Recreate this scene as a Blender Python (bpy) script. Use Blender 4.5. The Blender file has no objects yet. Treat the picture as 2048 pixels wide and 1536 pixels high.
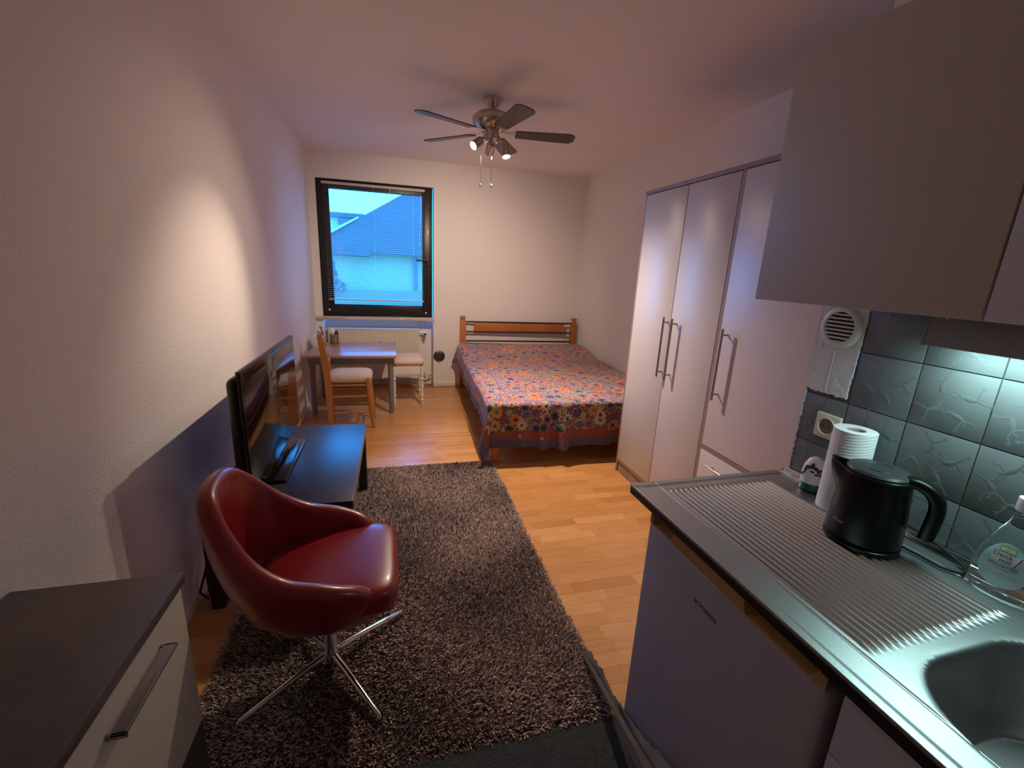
import bpy, bmesh, math, random
import numpy as np
from mathutils import Vector, Matrix
rnd = random.Random(7)
pi = math.pi
C = bpy.context.scene.collection
sc = bpy.context.scene

# ------------------------------------------------------------------ camera, world, exposure
W, H = 2048, 1536
CAM_F, YAW, PITCH, ROLL, CAM_Z = 881.17, 0.2665, 0.2565, 0.0479, 1.4332
cy_, sy_, cp_, sp_ = math.cos(YAW), math.sin(YAW), math.cos(PITCH), math.sin(PITCH)
fwd = Vector((sy_*cp_, cy_*cp_, -sp_)); rgt = Vector((cy_, -sy_, 0)); upv = rgt.cross(fwd)
cr, sr = math.cos(ROLL), math.sin(ROLL)
cam_r = cr*rgt + sr*upv; cam_u = -sr*rgt + cr*upv
cam = bpy.data.objects.new('camera', bpy.data.cameras.new('camera')); C.objects.link(cam)
cam.data.sensor_fit = 'HORIZONTAL'; cam.data.sensor_width = 36; cam.data.lens = CAM_F/W*36
cam.data.clip_start = 0.02
cam.matrix_world = Matrix(((cam_r.x, cam_u.x, -fwd.x, 0), (cam_r.y, cam_u.y, -fwd.y, 0), (cam_r.z, cam_u.z, -fwd.z, CAM_Z), (0, 0, 0, 1)))
sc.camera = cam

def project(p):
    d = Vector(p) - Vector((0, 0, CAM_Z)); z = d.dot(fwd)
    if z < .05: return None
    return (W/2 + CAM_F*d.dot(cam_r)/z, H/2 - CAM_F*d.dot(cam_u)/z, z)

SKY = (0.030, 0.32, 1.0, 1)          # dusk daylight seen against a warm white balance
world = bpy.data.worlds.new('dusk_sky'); sc.world = world; world.use_nodes = True
wb = world.node_tree.nodes['Background']; wb.inputs[0].default_value = SKY; wb.inputs[1].default_value = 12.0
sc.view_settings.view_transform = 'Standard'; sc.view_settings.look = 'None'
sc.view_settings.gamma = 1.0; sc.view_settings.use_curve_mapping = False
sc.view_settings.exposure = 0.40
sc.cycles.max_bounces = 14; sc.cycles.diffuse_bounces = 9; sc.cycles.glossy_bounces = 5; sc.cycles.transparent_max_bounces = 12
WARM = (1.0, 0.77, 0.59)
SPOT_W = {'left': 76.0, 'far': 68.0, 'room': 130.0}
SPOT_DEG = {'left': 44, 'far': 104, 'room': 110}
SPILL_DEG = {'left': 82, 'far': 140, 'room': 140}
SPILL_W = {'left': 20.0, 'far': 15.0, 'room': 17.0}
COOL = (0.62, 1.0, 0.98)
KITCHEN_W = 1.2

# ------------------------------------------------------------------ helpers
class G:
    def __init__(s): s.bm = bmesh.new()
    def box(s, x0, y0, z0, x1, y1, z1, b=0.0, seg=2, m=None):
        r = bmesh.ops.create_cube(s.bm, size=1.0); vs = r['verts']
        for v in vs:
            v.co = Vector(((x0+x1)/2 + v.co.x*(x1-x0), (y0+y1)/2 + v.co.y*(y1-y0), (z0+z1)/2 + v.co.z*(z1-z0)))
        if m is not None:
            for v in vs: v.co = m @ v.co
        if b > 0:
            es = list({e for v in vs for e in v.link_edges})
            bmesh.ops.bevel(s.bm, geom=es, offset=b, segments=seg, profile=.5, affect='EDGES')
        return s
    def ring(s, pts): return [s.bm.verts.new(p) for p in pts]
    def skin(s, rings, closed=True, cap0=False, cap1=False):
        for a, b in zip(rings, rings[1:]):
            n = len(a)
            for i in range(n if closed else n-1):
                j = (i+1) % n
                try: s.bm.faces.new((a[i], a[j], b[j], b[i]))
                except ValueError: pass
        if cap0: s.bm.faces.new(rings[0][::-1])
        if cap1: s.bm.faces.new(rings[-1])
        return s
    def tube(s, path, r, n=10, cap=True, flat=1.0):
        path = [Vector(p) for p in path]; rs = r if isinstance(r, (list, tuple)) else [r]*len(path)
        rings = []; prev = None
        for i, p in enumerate(path):
            t = (path[min(i+1, len(path)-1)] - path[max(i-1, 0)]).normalized()
            if prev is None:
                a = Vector((0, 0, 1)) if abs(t.z) < .9 else Vector((1, 0, 0))
                u = t.cross(a).normalized()
            else: u = (prev - t*prev.dot(t)).normalized()
            prev = u; v = t.cross(u)
            rings.append(s.ring([p + rs[i]*(math.cos(2*pi*k/n)*u + math.sin(2*pi*k/n)*v*flat) for k in range(n)]))
        return s.skin(rings, True, cap, cap)
    def cyl(s, p0, p1, r0, r1=None, n=16): return s.tube([p0, p1], [r0, r0 if r1 is None else r1], n)
    def lathe(s, prof, c=(0, 0, 0), n=32, axis='z', cap=True):
        rings = []
        for r, z in prof:
            pts = []
            for k in range(n):
                a = 2*pi*k/n; x, y = r*math.cos(a), r*math.sin(a)
                pts.append({'z': (c[0]+x, c[1]+y, c[2]+z), 'y': (c[0]+x, c[1]+z, c[2]-y), 'x': (c[0]+z, c[1]+x, c[2]+y)}[axis])
            rings.append(s.ring(pts))
        return s.skin(rings, True, cap, cap)
    def grid(s, nu, nv, f, flip=False):
        vs = [[s.bm.verts.new(f(i/(nu-1), j/(nv-1))) for j in range(nv)] for i in range(nu)]
        for i in range(nu-1):
            for j in range(nv-1):
                q = (vs[i][j], vs[i+1][j], vs[i+1][j+1], vs[i][j+1])
                s.bm.faces.new(q[::-1] if flip else q)
        return vs
    def prism(s, pts, d0, d1, axis='z'):
        def mk(p, d): return {'z': (p[0], p[1], d), 'x': (d, p[0], p[1]), 'y': (p[0], d, p[1])}[axis]
        a = s.ring([mk(p, d0) for p in pts]); b = s.ring([mk(p, d1) for p in pts])
        return s.skin([a, b], True, True, True)
    def xf(s, m):
        for v in s.bm.verts: v.co = m @ v.co
        return s
    def add(s, g):
        me = bpy.data.meshes.new('tmp'); g.bm.to_mesh(me); s.bm.from_mesh(me); bpy.data.meshes.remove(me); return s
    def mesh(s, name, o=(0, 0, 0), smooth=40):
        ov = Vector(o)
        for v in s.bm.verts: v.co -= ov
        bmesh.ops.recalc_face_normals(s.bm, faces=s.bm.faces)
        me = bpy.data.meshes.new(name); s.bm.to_mesh(me); s.bm.free()
        if smooth is not None:
            me.polygons.foreach_set('use_smooth', [True]*len(me.polygons)); me.set_sharp_from_angle(angle=math.radians(smooth))
        return me

def link(name, me, mat=None, parent=None):
    o = bpy.data.objects.new(name, me); C.objects.link(o)
    if mat is not None and me is not None and len(me.materials) == 0: me.materials.append(mat)
    if parent is not None: o.parent = parent
    return o
def obj(name, g, mat, parent=None, o=None, smooth=40):
    if o is None: o = parent.get('_o', (0, 0, 0)) if parent is not None else (0, 0, 0)
    ob = link(name, g.mesh(name, o, smooth), mat, parent)
    ob['_o'] = list(o); return ob
# kitchen frame: x = out from the tiled wall, y = along it towards the camera, z up
KX, KY, KA = 1.1487, 0.968, -0.0172
KROT = math.atan2(math.sin(KA), -math.cos(KA))
def K(x, y, z=0.0):
    s, c = math.sin(KA), math.cos(KA)
    return Vector((KX - y*s - x*c, KY - y*c + x*s, z))
def thing(name, label, cat, o=(0, 0, 0), frame='W', loc=None, rot=0.0, group=None):
    t = bpy.data.objects.new(name, None); C.objects.link(t); t.empty_display_size = .05
    t['label'] = label; t['category'] = cat
    if group: t['group'] = group
    t['_o'] = list(o)
    if frame == 'K': t.location = K(*o); t.rotation_euler.z = KROT
    else: t.location = loc if loc is not None else o; t.rotation_euler.z = rot
    return t
def tag(o, label, cat, group=None):
    o['label'] = label; o['category'] = cat
    if group: o['group'] = group
    return o
def struct(o): o['kind'] = 'structure'; return o
def place(o, frame='K'):
    if frame == 'K': o.location = K(0, 0, 0); o.rotation_euler.z = KROT
    return o

def mat(name, col, rough=.5, metal=0.0, bump=None, var=None, spec=None, coat=0.0, rand=None, trans=0.0, ior=None):
    """var=(colour2, scale, stretch) noise mix; bump=(scale, strength); rand=[colours] by object"""
    m = bpy.data.materials.new(name); m.use_nodes = True; nt = m.node_tree; N = nt.nodes; L = nt.links
    p = N['Principled BSDF']; c4 = (*col, 1)
    p.inputs['Base Color'].default_value = c4; p.inputs['Roughness'].default_value = rough; p.inputs['Metallic'].default_value = metal
    if spec is not None: p.inputs['Specular IOR Level'].default_value = spec
    if coat: p.inputs['Coat Weight'].default_value = coat; p.inputs['Coat Roughness'].default_value = .12
    if trans: p.inputs['Transmission Weight'].default_value = trans
    if ior: p.inputs['IOR'].default_value = ior
    tc = N.new('ShaderNodeTexCoord'); src = None
    if rand:
        oi = N.new('ShaderNodeObjectInfo'); rp = N.new('ShaderNodeValToRGB'); rp.color_ramp.interpolation = 'LINEAR'
        els = rp.color_ramp.elements
        while len(els) < len(rand): els.new(.5)
        for i, cc in enumerate(rand): els[i].position = i/(len(rand)-1); els[i].color = (*cc, 1)
        L.new(oi.outputs['Random'], rp.inputs[0]); src = rp.outputs[0]
    if var:
        mp = N.new('ShaderNodeMapping'); L.new(tc.outputs['Object'], mp.inputs[0]); mp.inputs['Scale'].default_value = var[2] if len(var) > 2 else (1, 1, 1)
        if rand: L.new(oi.outputs['Random'], mp.inputs['Location'])
        nz = N.new('ShaderNodeTexNoise'); nz.inputs['Scale'].default_value = var[1]; nz.inputs['Detail'].default_value = 5
        L.new(mp.outputs[0], nz.inputs[0])
        r2 = N.new('ShaderNodeValToRGB'); r2.color_ramp.elements[0].position = .35; r2.color_ramp.elements[1].position = .68
        L.new(nz.outputs[0], r2.inputs[0])
        mx = N.new('ShaderNodeMix'); mx.data_type = 'RGBA'; L.new(r2.outputs[0], mx.inputs[0])
        if src: 
            L.new(src, mx.inputs[6]); dk = N.new('ShaderNodeMix'); dk.data_type = 'RGBA'; dk.blend_type = 'MULTIPLY'; dk.inputs[0].default_value = 1
            L.new(src, dk.inputs[6]); dk.inputs[7].default_value = (*var[0], 1); L.new(dk.outputs[2], mx.inputs[7])
        else: mx.inputs[6].default_value = c4; mx.inputs[7].default_value = (*var[0], 1)
        src = mx.outputs[2]
    if src: L.new(src, p.inputs['Base Color'])
    if bump:
        nb = N.new('ShaderNodeTexNoise'); nb.inputs['Scale'].default_value = bump[0]; nb.inputs['Detail'].default_value = bump[2] if len(bump) > 2 else 3
        L.new(tc.outputs['Object'], nb.inputs[0]); bp = N.new('ShaderNodeBump'); bp.inputs['Strength'].default_value = bump[1]; bp.inputs['Distance'].default_value = .01
        L.new(nb.outputs[0], bp.inputs['Height']); L.new(bp.outputs[0], p.inputs['Normal'])
    return m
def emit(name, col, st):
    m = bpy.data.materials.new(name); m.use_nodes = True; nt = m.node_tree; nt.nodes.clear()
    e = nt.nodes.new('ShaderNodeEmission'); e.inputs[0].default_value = (*col, 1); e.inputs[1].default_value = st
    o = nt.nodes.new('ShaderNodeOutputMaterial'); nt.links.new(e.outputs[0], o.inputs[0]); return m
def glass_pane(name):
    m = bpy.data.materials.new(name); m.use_nodes = True; nt = m.node_tree; nt.nodes.clear()
    tr = nt.nodes.new('ShaderNodeBsdfTransparent'); tr.inputs[0].default_value = (.95, .98, 1, 1)
    gl = nt.nodes.new('ShaderNodeBsdfGlossy'); gl.inputs['Roughness'].default_value = .02
    fr = nt.nodes.new('ShaderNodeFresnel'); fr.inputs[0].default_value = 1.45
    mx = nt.nodes.new('ShaderNodeMixShader'); o = nt.nodes.new('ShaderNodeOutputMaterial')
    nt.links.new(fr.outputs[0], mx.inputs[0]); nt.links.new(tr.outputs[0], mx.inputs[1]); nt.links.new(gl.outputs[0], mx.inputs[2]); nt.links.new(mx.outputs[0], o.inputs[0])
    return m

M = {}
M['wall'] = mat('painted_plaster', (.83, .795, .77), .75, bump=(95, .22, 8), spec=.25)
M['ceil'] = mat('ceiling_paint', (.86, .81, .78), .85, bump=(95, .2, 6), spec=.2)
M['plaster'] = mat('rough_white_plaster', (.74, .73, .71), .85, bump=(45, .8, 6))
M['base'] = mat('white_skirting', (.72, .67, .60), .45)
M['plank'] = mat('laminate_strip', (.55, .3, .12), .27, rand=[(.50, .23, .075), (.62, .315, .115), (.56, .27, .09), (.68, .36, .14), (.53, .25, .085)], var=((.86, .82, .78), 9, (1.2, 14, 1)), spec=.5)
M['subfloor'] = mat('laminate_joint', (.30, .14, .05), .6)
M['black_frame'] = mat('black_window_frame', (.012, .012, .014), .35)
M['white_plastic'] = mat('white_plastic', (.75, .74, .71), .4)
M['cream_plastic'] = mat('cream_plastic', (.72, .68, .55), .4)
M['slat'] = mat('blind_slat', (.55, .51, .48), .5)
M['pane'] = glass_pane('window_glass')
M['marble'] = mat('pale_marble', (.60, .56, .53), .3, var=((.42, .38, .36), 7))
M['radiator'] = mat('radiator_enamel', (.74, .68, .58), .35)
M['chrome'] = mat('chrome', (.72, .72, .72), .12, metal=1)
M['brushed'] = mat('brushed_nickel', (.60, .54, .47), .28, metal=1)
M['steel'] = mat('sink_steel', (.50, .525, .52), .40, metal=1, bump=(300, .02))
M['darkmetal'] = mat('dark_grey_metal', (.05, .05, .055), .4, metal=.6)
M['cherry'] = mat('cherry_wood', (.50, .165, .045), .38, var=((.40, .12, .03), 6, (1, 1, .3)))
M['beech'] = mat('honey_pine', (.58, .26, .075), .4, var=((.46, .19, .05), 7, (2, 2, .3)))
M['tabletop'] = mat('reddish_table_top', (.50, .29, .22), .25, var=((.42, .23, .17), 6, (.5, 4, 1)))
M['greypaint'] = mat('grey_lacquer', (.21, .205, .22), .4)
M['cushion'] = mat('cream_seat_fabric', (.74, .64, .54), .85, bump=(160, .3))
M['whitewood'] = mat('white_painted_wood', (.78, .74, .68), .4)
M['cushion2'] = mat('beige_damask', (.74, .58, .46), .75, var=((.66, .48, .37), 45))
M['leather'] = mat('red_leather', (.22, .008, .014), .33, bump=(420, .08, 2), coat=.25)
M['black_gloss'] = mat('black_gloss_plastic', (.006, .006, .007), .12)
M['black_satin'] = mat('black_satin_plastic', (.008, .008, .009), .42)
M['screen'] = mat('tv_screen', (.004, .004, .005), .06, spec=.45)
M['tvtable'] = mat('black_foil_board', (.011, .011, .013), .36)
M['edge_brown'] = mat('worn_board_edge', (.20, .13, .09), .5)
M['wardrobe_door'] = mat('white_laminate_door', (.56, .515, .50), .36, spec=.45)
M['wardrobe_frame'] = mat('taupe_wood', (.30, .205, .175), .5, var=((.24, .16, .135), 12, (1, 1, .15)))
M['kitchen_front'] = mat('cream_laminate', (.57, .53, .455), .5)
M['worktop_dark'] = mat('dark_worktop_edge', (.016, .010, .009), .4)
M['stone_top'] = mat('stone_look_laminate', (.125, .10, .078), .5, var=((.075, .062, .052), 5), bump=(30, .15, 6))
M['fridge'] = mat('fridge_enamel', (.44, .43, .45), .4)
M['fridge_trim'] = mat('yellowed_trim', (.50, .30, .10), .4)
M['tile'] = mat('grey_painted_tile', (.145, .165, .165), .33)
M['grout'] = mat('tile_joint', (.10, .115, .115), .7)
M['paper'] = mat('kitchen_paper', (.84, .84, .84), .9)
M['kettle'] = mat('kettle_black', (.004, .004, .004), .3, spec=.3)
M['kettle_lid'] = mat('kettle_lid_grey', (.03, .033, .034), .42)
M['rubber'] = mat('black_rubber', (.008, .008, .008), .55)
M['ink'] = mat('dark_print', (.03, .03, .04), .5)
M['ink_grey'] = mat('grey_print', (.42, .42, .42), .5)
M['mat_dark'] = mat('dark_grey_mat', (.035, .042, .042), .95, bump=(220, .8), var=((.02, .025, .025), 60))
M['cardboard'] = mat('grey_cardboard', (.080, .068, .053), .85, var=((.055, .046, .038), 14))
M['cardboard_dark'] = mat('cardboard_inside', (.05, .04, .032), .9)
M['dark_hole'] = mat('dark_gap', (.02, .017, .015), .8)
M['vent_bronze'] = mat('vent_disc_metal', (.16, .13, .10), .35, metal=.8)
M['can'] = mat('brass_tin', (.42, .36, .22), .3, metal=.9)

# ------------------------------------------------------------------ room shell
XL, XR, YF, ZC = -0.833, 2.225, 5.233, 2.5
YB = -1.0
g = G().box(XL-.2, YF, 0, -.76, YF+.3, ZC).box(.44, YF, 0, XR+.2, YF+.3, ZC).box(-.76, YF, 2.24, .44, YF+.3, ZC)
g.box(-.76, YF+.14, 0, .44, YF+.3, .80)
struct(obj('wall_far', g, M['wall']))
struct(obj('wall_left', G().box(XL-.2, YB, 0, XL, YF, ZC), M['wall']))
struct(obj('wall_right', G().box(XR, KY, 0, XR+.2, YF, ZC), M['wall']))
struct(obj('ceiling', G().box(XL-.2, YB-.2, ZC, XR+.2, YF+.3, ZC+.2), M['ceil']))
struct(obj('wall_back', G().box(XL-.2, YB-.2, 0, XR+.2, YB, ZC), M['wall']))
wk = struct(place(obj('wall_kitchen', G().box(-1.08, 0, 0, 0, 1.95, ZC), M['wall'])))
floor = struct(obj('floor', G().box(XL-.2, YB-.2, -.2, XR+.2, YF+.3, -.004), M['subfloor']))
# laminate strips: the 300 that show largest are parts, the rest one joined part
PW = .066
strips = []
y = YB; row = 0
while y < YF+.14:
    x = XL - rnd.random()*.4
    while x < XR:
        ln = rnd.choice((.26, .32, .38, .44)); x0, x1 = max(x, XL), min(x+ln, XR); x += ln
        if x1-x0 < .02: continue
        if y > YF-.07 and not (x0 > -.76 and x1 < .44): continue
        y1 = min(y+PW, YF+.14)
        c = ((x0+x1)/2, (y+y1)/2, 0); pr = project(c); score = 0
        if pr and -60 < pr[0] < W+60 and 560 < pr[1] < H+60:
            score = 1/pr[2]
            if -.6 < c[0] < .66 and 1.03 < c[1] < 3.0: score = 0
            if c[1] < 1.0 or (c[0] > 1.62 and c[1] < 2.75) or (c[0] > .64 and c[1] < .95): score = 0
            if c[0] > .85 and c[1] > 3.2: score *= .3
        strips.append((score, x0, y, x1, y1))
    y += PW; row += 1
strips.sort(key=lambda t: -t[0])
cache = {}
for k, (s_, x0, y0, x1, y1) in enumerate(strips[:300]):
    key = (round(x1-x0, 3), round(y1-y0, 3))
    if key not in cache:
        a, b = key[0]/2, key[1]/2; e = .0007
        gg = G(); t = gg.ring([(-a+e, -b+e, .0), (a-e, -b+e, .0), (a-e, b-e, .0), (-a+e, b-e, .0)])
        u = gg.ring([(-a, -b, -.0006), (a, -b, -.0006), (a, b, -.0006), (-a, b, -.0006)]); d = gg.ring([(-a, -b, -.004), (a, -b, -.004), (a, b, -.004), (-a, b, -.004)])
        gg.skin([d, u, t], True, False, True); cache[key] = gg.mesh('plank', smooth=None); cache[key].materials.append(M['plank'])
    o = link('plank', cache[key], None, floor); o.location = ((x0+x1)/2, (y0+y1)/2, 0)
gg = G()
for s_, x0, y0, x1, y1 in strips[300:]: gg.box(x0+.0005, y0+.0005, -.004, x1-.0005, y1-.0005, 0)
o = obj('laminate_strips', gg, M['plank'], floor, smooth=None); o['kind'] = 'stuff'

struct(obj('baseboard_left', G().box(XL, .98, 0, XL+.014, YF, .055, .004), M['base']))
struct(obj('baseboard_far', G().box(.445, YF-.014, 0, XR, YF, .055, .004), M['base']))
struct(obj('baseboard_right', G().box(XR-.014, 2.75, 0, XR, YF-.014, .055, .004), M['base']))

# ------------------------------------------------------------------ window
win = struct(obj('window_1', G().box(-.76, YF+.05, .83, -.70, YF+.13, 2.24, .004).box(.375, YF+.05, .83, .43, YF+.13, 2.24, .004).box(-.70, YF+.05, .83, .375, YF+.13, .875, .004).box(-.70, YF+.05, 2.2, .375, YF+.13, 2.24, .004), M['black_frame']))
obj('window_sash', G().box(-.745, YF+.025, .845, -.635, YF+.05, 2.225, .004).box(.315, YF+.025, .845, .415, YF+.05, 2.225, .004).box(-.635, YF+.025, .845, .315, YF+.05, .965, .004).box(-.635, YF+.025, 2.145, .315, YF+.05, 2.225, .004), M['black_frame'], win)
obj('window_pane', G().box(-.64, YF+.055, .95, .32, YF+.059, 2.16), M['pane'], win)
hd = obj('window_handle', G().box(.355, YF+.01, 1.40, .385, YF+.026, 1.50, .003).cyl((.37, YF-.02, 1.47), (.37, YF+.015, 1.47), .008).box(.25, YF-.03, 1.462, .378, YF-.016, 1.478, .004), M['black_satin'], win)
for x, z in ((-.69, .90), (.355, .885)):
    obj('cover_cap', G().lathe([(0, 0), (.011, 0), (.011, -.006), (.006, -.010), (0, -.010)], (x, YF+.025, z), 12, 'y'), M['white_plastic'], win)
obj('hinge_cap', G().box(.375, YF+.015, 1.75, .388, YF+.027, 1.80, .002), M['white_plastic'], win)
struct(obj('trim_1', G().box(-.82, YF-.035, .795, .45, YF+.06, .832, .006), M['marble']))['label'] = 'pale marble window sill'

bl = thing('venetian_blind', 'silver venetian blind hanging half open in front of the window pane', 'blind', (-.19, YF+.0, 2.2))
obj('head_rail', G().box(-.70, YF-.012, 2.185, .345, YF+.014, 2.212, .003), M['slat'], bl)
SX0, SX1 = -.69, .335; nsl = 56; sl_me = None
for i in range(nsl):
    z = 2.172 - i*(2.172-1.035)/(nsl-1)
    if sl_me is None:
        gg = G(); tilt = .05
        vs = []
        for k in range(4):
            d = -.0105 + .021*k/3; h = .0014*(1-(d/.0105)**2) + d*tilt
            vs.append(gg.ring([(SX0, d, h), (SX1, d, h), (SX1, d, h-.0005), (SX0, d, h-.0005)]))
        gg.skin(vs, True, True, True); sl_me = gg.mesh('slat'); sl_me.materials.append(M['slat'])
    o = link('slat', sl_me, None, bl); o.location = Vector((0, YF+.001, z)) - Vector(bl['_o'])
obj('bottom_rail', G().box(SX0, YF-.009, 1.008, SX1, YF+.011, 1.022, .003), M['slat'], bl)
for x in (-.57, -.19, .22):
    obj('ladder_cord', G().cyl((x, YF-.011, 2.19), (x, YF-.011, 1.01), .0009, n=6), M['white_plastic'], bl)
obj('tilt_wand', G().cyl((-.02, YF-.016, 2.185), (-.015, YF-.018, 1.98), .003, n=8), M['pane'] if False else M['white_plastic'], bl)
o = obj('pull_cord', G().cyl((.30, YF-.016, 2.185), (.285, YF-.016, 1.66), .0014, n=6).lathe([(0, 0), (.006, -.004), (.005, -.03), (0, -.034)], (.285, YF-.016, 1.662), 10), M['white_plastic'], bl)

# ------------------------------------------------------------------ outside the window
M['facade'] = mat('neighbour_render', (.47, .34, .18), .9, var=((.40, .30, .165), .6))
M['roof_tile'] = mat('neighbour_roof', (.11, .074, .070), .8, var=((.095, .066, .063), 3))
M['roof_trim'] = mat('verge_board', (.65, .40, .27), .7)
M['terrace'] = mat('terrace_slab', (.25, .19, .135), .9)
M['pipe'] = mat('downpipe', (.10, .12, .16), .6)
M['leaf'] = mat('shrub_leaf', (.05, .10, .10), .7)
hs = thing('neighbour_house', 'white rendered house with a dark sloping roof seen through the window blind', 'house', (0, 14, -3))
obj('wall', G().box(-3.2, 14, -3, 6, 20, 1.72), M['facade'], hs)
# gable-side roof plane: rises to the right
g = G(); rp = [(-2.0, 1.66), (6, 1.62), (6, 6.3), (.42, 3.36), (-1.75, 2.06), (-2.0, 1.9)]
g.prism(rp, 13.55, 19, 'y'); obj('roof', g, M['roof_tile'], hs)
obj('verge_board', G().prism([(-2.05, 1.90), (-1.75, 2.06), (-.9, 2.57), (-.9, 2.62), (-1.75, 2.14), (-2.05, 1.98)], 13.50, 13.56, 'y'), M['roof_trim'], hs)
obj('gutter', G().box(-1.62, 13.46, 1.56, -.62, 13.56, 1.66, .03), M['roof_tile'], hs)
obj('downpipe', G().cyl((.63, 13.9, 1.66), (.65, 13.9, .66), .05, n=12), M['pipe'], hs)
hb = thing('far_house', 'small flat roofed house standing behind the roof slope of the neighbour', 'house', (-1.4, 22, -3))
obj('wall', G().box(-3.4, 22, -3, -1.3, 26, 3.25), M['facade'], hb); obj('roof', G().box(-3.5, 21.8, 3.25, -1.2, 26.2, 3.45).box(-2.3, 21.7, 2.95, -.6, 25, 3.2), M['roof_tile'], hb)
tr = thing('terrace_roof', 'flat grey terrace roof with pale parapet edges below the white house', 'roof', (0, 9, -1))
obj('slab', G().box(-5, 7.5, -.6, 6, 14, .30), M['terrace'], tr)
obj('parapet', G().box(-5, 13.5, .30, 6, 13.8, .62), M['terrace'], tr)
obj('edge_flashing', G().box(-5, 9.9, .30, 6, 10.2, .52, .01), M['roof_trim'], tr)
obj('railing', G().box(-5, 10.6, .50, 6, 10.7, .60, .01), M['terrace'], tr)
sh = thing('climbing_shrub', 'dark leafy shrub climbing at the left edge of the white house', 'shrub', (-1.55, 13.2, .3))
obj('stem', G().tube([(-1.58, 13.3, .30), (-1.6, 13.3, .9), (-1.66, 13.3, 1.5)], [.03, .02, .01], 8), M['leaf'], sh)
gg = G()
for k in range(220):
    z = .62+rnd.random()*.85; w = .06+.16*max(0, 1-abs(z-.75)/.5)
    c = Vector((-1.62+rnd.uniform(-w, w)+ (.12 if z < .85 else 0), 13.3+rnd.uniform(-.1, .1), z)); a = rnd.uniform(0, 6.28); s_ = rnd.uniform(.03, .06)
    u = Vector((math.cos(a), rnd.uniform(-.4, .4), math.sin(a)))*s_; v = u.cross(Vector((0, 1, 0)))*.5
    gg.bm.faces.new(gg.ring([c-u, c+v, c+u, c-v]))
o = obj('foliage', gg, M['leaf'], sh, smooth=None); o['kind'] = 'stuff'

# ------------------------------------------------------------------ radiator, vent disc
rad = thing('radiator', 'cream panel radiator in the niche under the window', 'radiator', (-.2, 5.30, .10))
def radf(u, v):
    x = -.72+1.0*u; w = abs(((u*33) % 1)-.5); d = .009*min(1, max(0, (w-.12)/.14)) if .02 < u < .98 and .04 < v < .96 else 0
    return (x, 5.262+d, .10+.585*v)
g = G(); g.grid(265, 24, radf); g.box(-.72, 5.275, .10, .28, 5.30, .685)
obj('panel', g, M['radiator'], rad)
obj('top_grille', G().box(-.72, 5.26, .685, .28, 5.345, .692, .002), M['radiator'], rad)
for x in (-.6, .13): obj('bracket', G().box(x, 5.30, .2, x+.03, 5.373, .6), M['radiator'], rad)
vl = obj('valve', G().cyl((.28, 5.30, .65), (.36, 5.30, .65), .012).cyl((.345, 5.30, .65), (.345, 5.373, .65), .010).cyl((.345, 5.30, .64), (.345, 5.30, .56), .008), M['chrome'], rad)
obj('thermostat_knob', G().cyl((.345, 5.31, .64), (.345, 5.245, .635), .022, .019, 16), M['white_plastic'], vl)
obj('thermostat_face', G().cyl((.345, 5.2449, .635), (.345, 5.242, .635), .013, .013, 16), M['black_satin'], vl)
obj('return_pipe', G().tube([(.28, 5.30, .13), (.33, 5.30, .13), (.36, 5.30, .10), (.40, 5.30, .12), (.425, 5.30, .13)], .011, 10).cyl((.33, 5.30, .16), (.33, 5.30, .10), .014), M['chrome'], rad)
obj('bleed_knob', G().cyl((-.17, 5.262, .545), (-.17, 5.235, .545), .010).box(-.18, 5.228, .54, -.16, 5.236, .55), M['brushed'], rad)

vd = thing('vent_disc', 'round dark metal vent cover with pinwheel slots low on the far wall', 'vent', (.508, YF, .377))
obj('disc', G().lathe([(0, 0), (.068, 0), (.068, -.006), (.060, -.013), (.02, -.016), (0, -.016)], (.508, YF, .377), 32, 'y'), M['vent_bronze'], vd)
gg = G()
for k in range(8):
    a = 2*pi*k/8; p = [(.508+r*math.cos(a+da), .377+r*math.sin(a+da)) for r, da in ((.018, 0), (.05, .55), (.052, .85), (.02, .35))]
    gg.prism(p, YF-.0175, YF-.014, 'y')
obj('slot', gg, M['dark_hole'], vd)
for z in (.377+.062, .377-.062): obj('screw_tab', G().box(.503, YF-.0145, z-.012, .513, YF-.006, z+.012, .002), M['chrome'], vd)

# ------------------------------------------------------------------ dining table and what stands on it
tb = thing('dining_table', 'square dining table with reddish top and grey legs below the window', 'table', (-.39, 4.57, 0))
obj('table_top', G().box(-.795, 4.20, .565, .01, 4.95, .59, .006), M['tabletop'], tb)
obj('apron', G().box(-.755, 4.25, .50, -.045, 4.268, .565).box(-.755, 4.88, .50, -.045, 4.9, .565).box(-.755, 4.25, .50, -.735, 4.9, .565).box(-.065, 4.25, .50, -.045, 4.9, .565), M['greypaint'], tb)
for x, yy in ((-.74, 4.28), (-.045, 4.28), (-.74, 4.88), (-.045, 4.88)):
    obj('leg', G().lathe([(0, 0), (.020, 0), (.022, .02), (.024, .30), (.026, .46), (.030, .49), (.036, .50), (.036, .565), (0, .565)], (x, yy, 0), 20), M['greypaint'], tb)
bxo = thing('white_box', 'small white carton on the left end of the dining table', 'box', (-.735, 4.66, .59))
obj('carton', G().box(-.775, 4.58, .59, -.69, 4.75, .70, .003), M['white_plastic'], bxo)
obj('lid_flap', G().box(-.777, 4.578, .692, -.688, 4.752, .704, .002), M['white_plastic'], bxo)
cn = thing('brass_tin', 'brass coloured open tin holding a white scrubber on the dining table', 'tin', (-.61, 4.86, .59))
obj('can', G().lathe([(0, 0), (.045, 0), (.047, .003), (.047, .10), (.044, .10), (.044, .006), (0, .006)], (-.61, 4.86, .59), 28), M['can'], cn)
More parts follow.
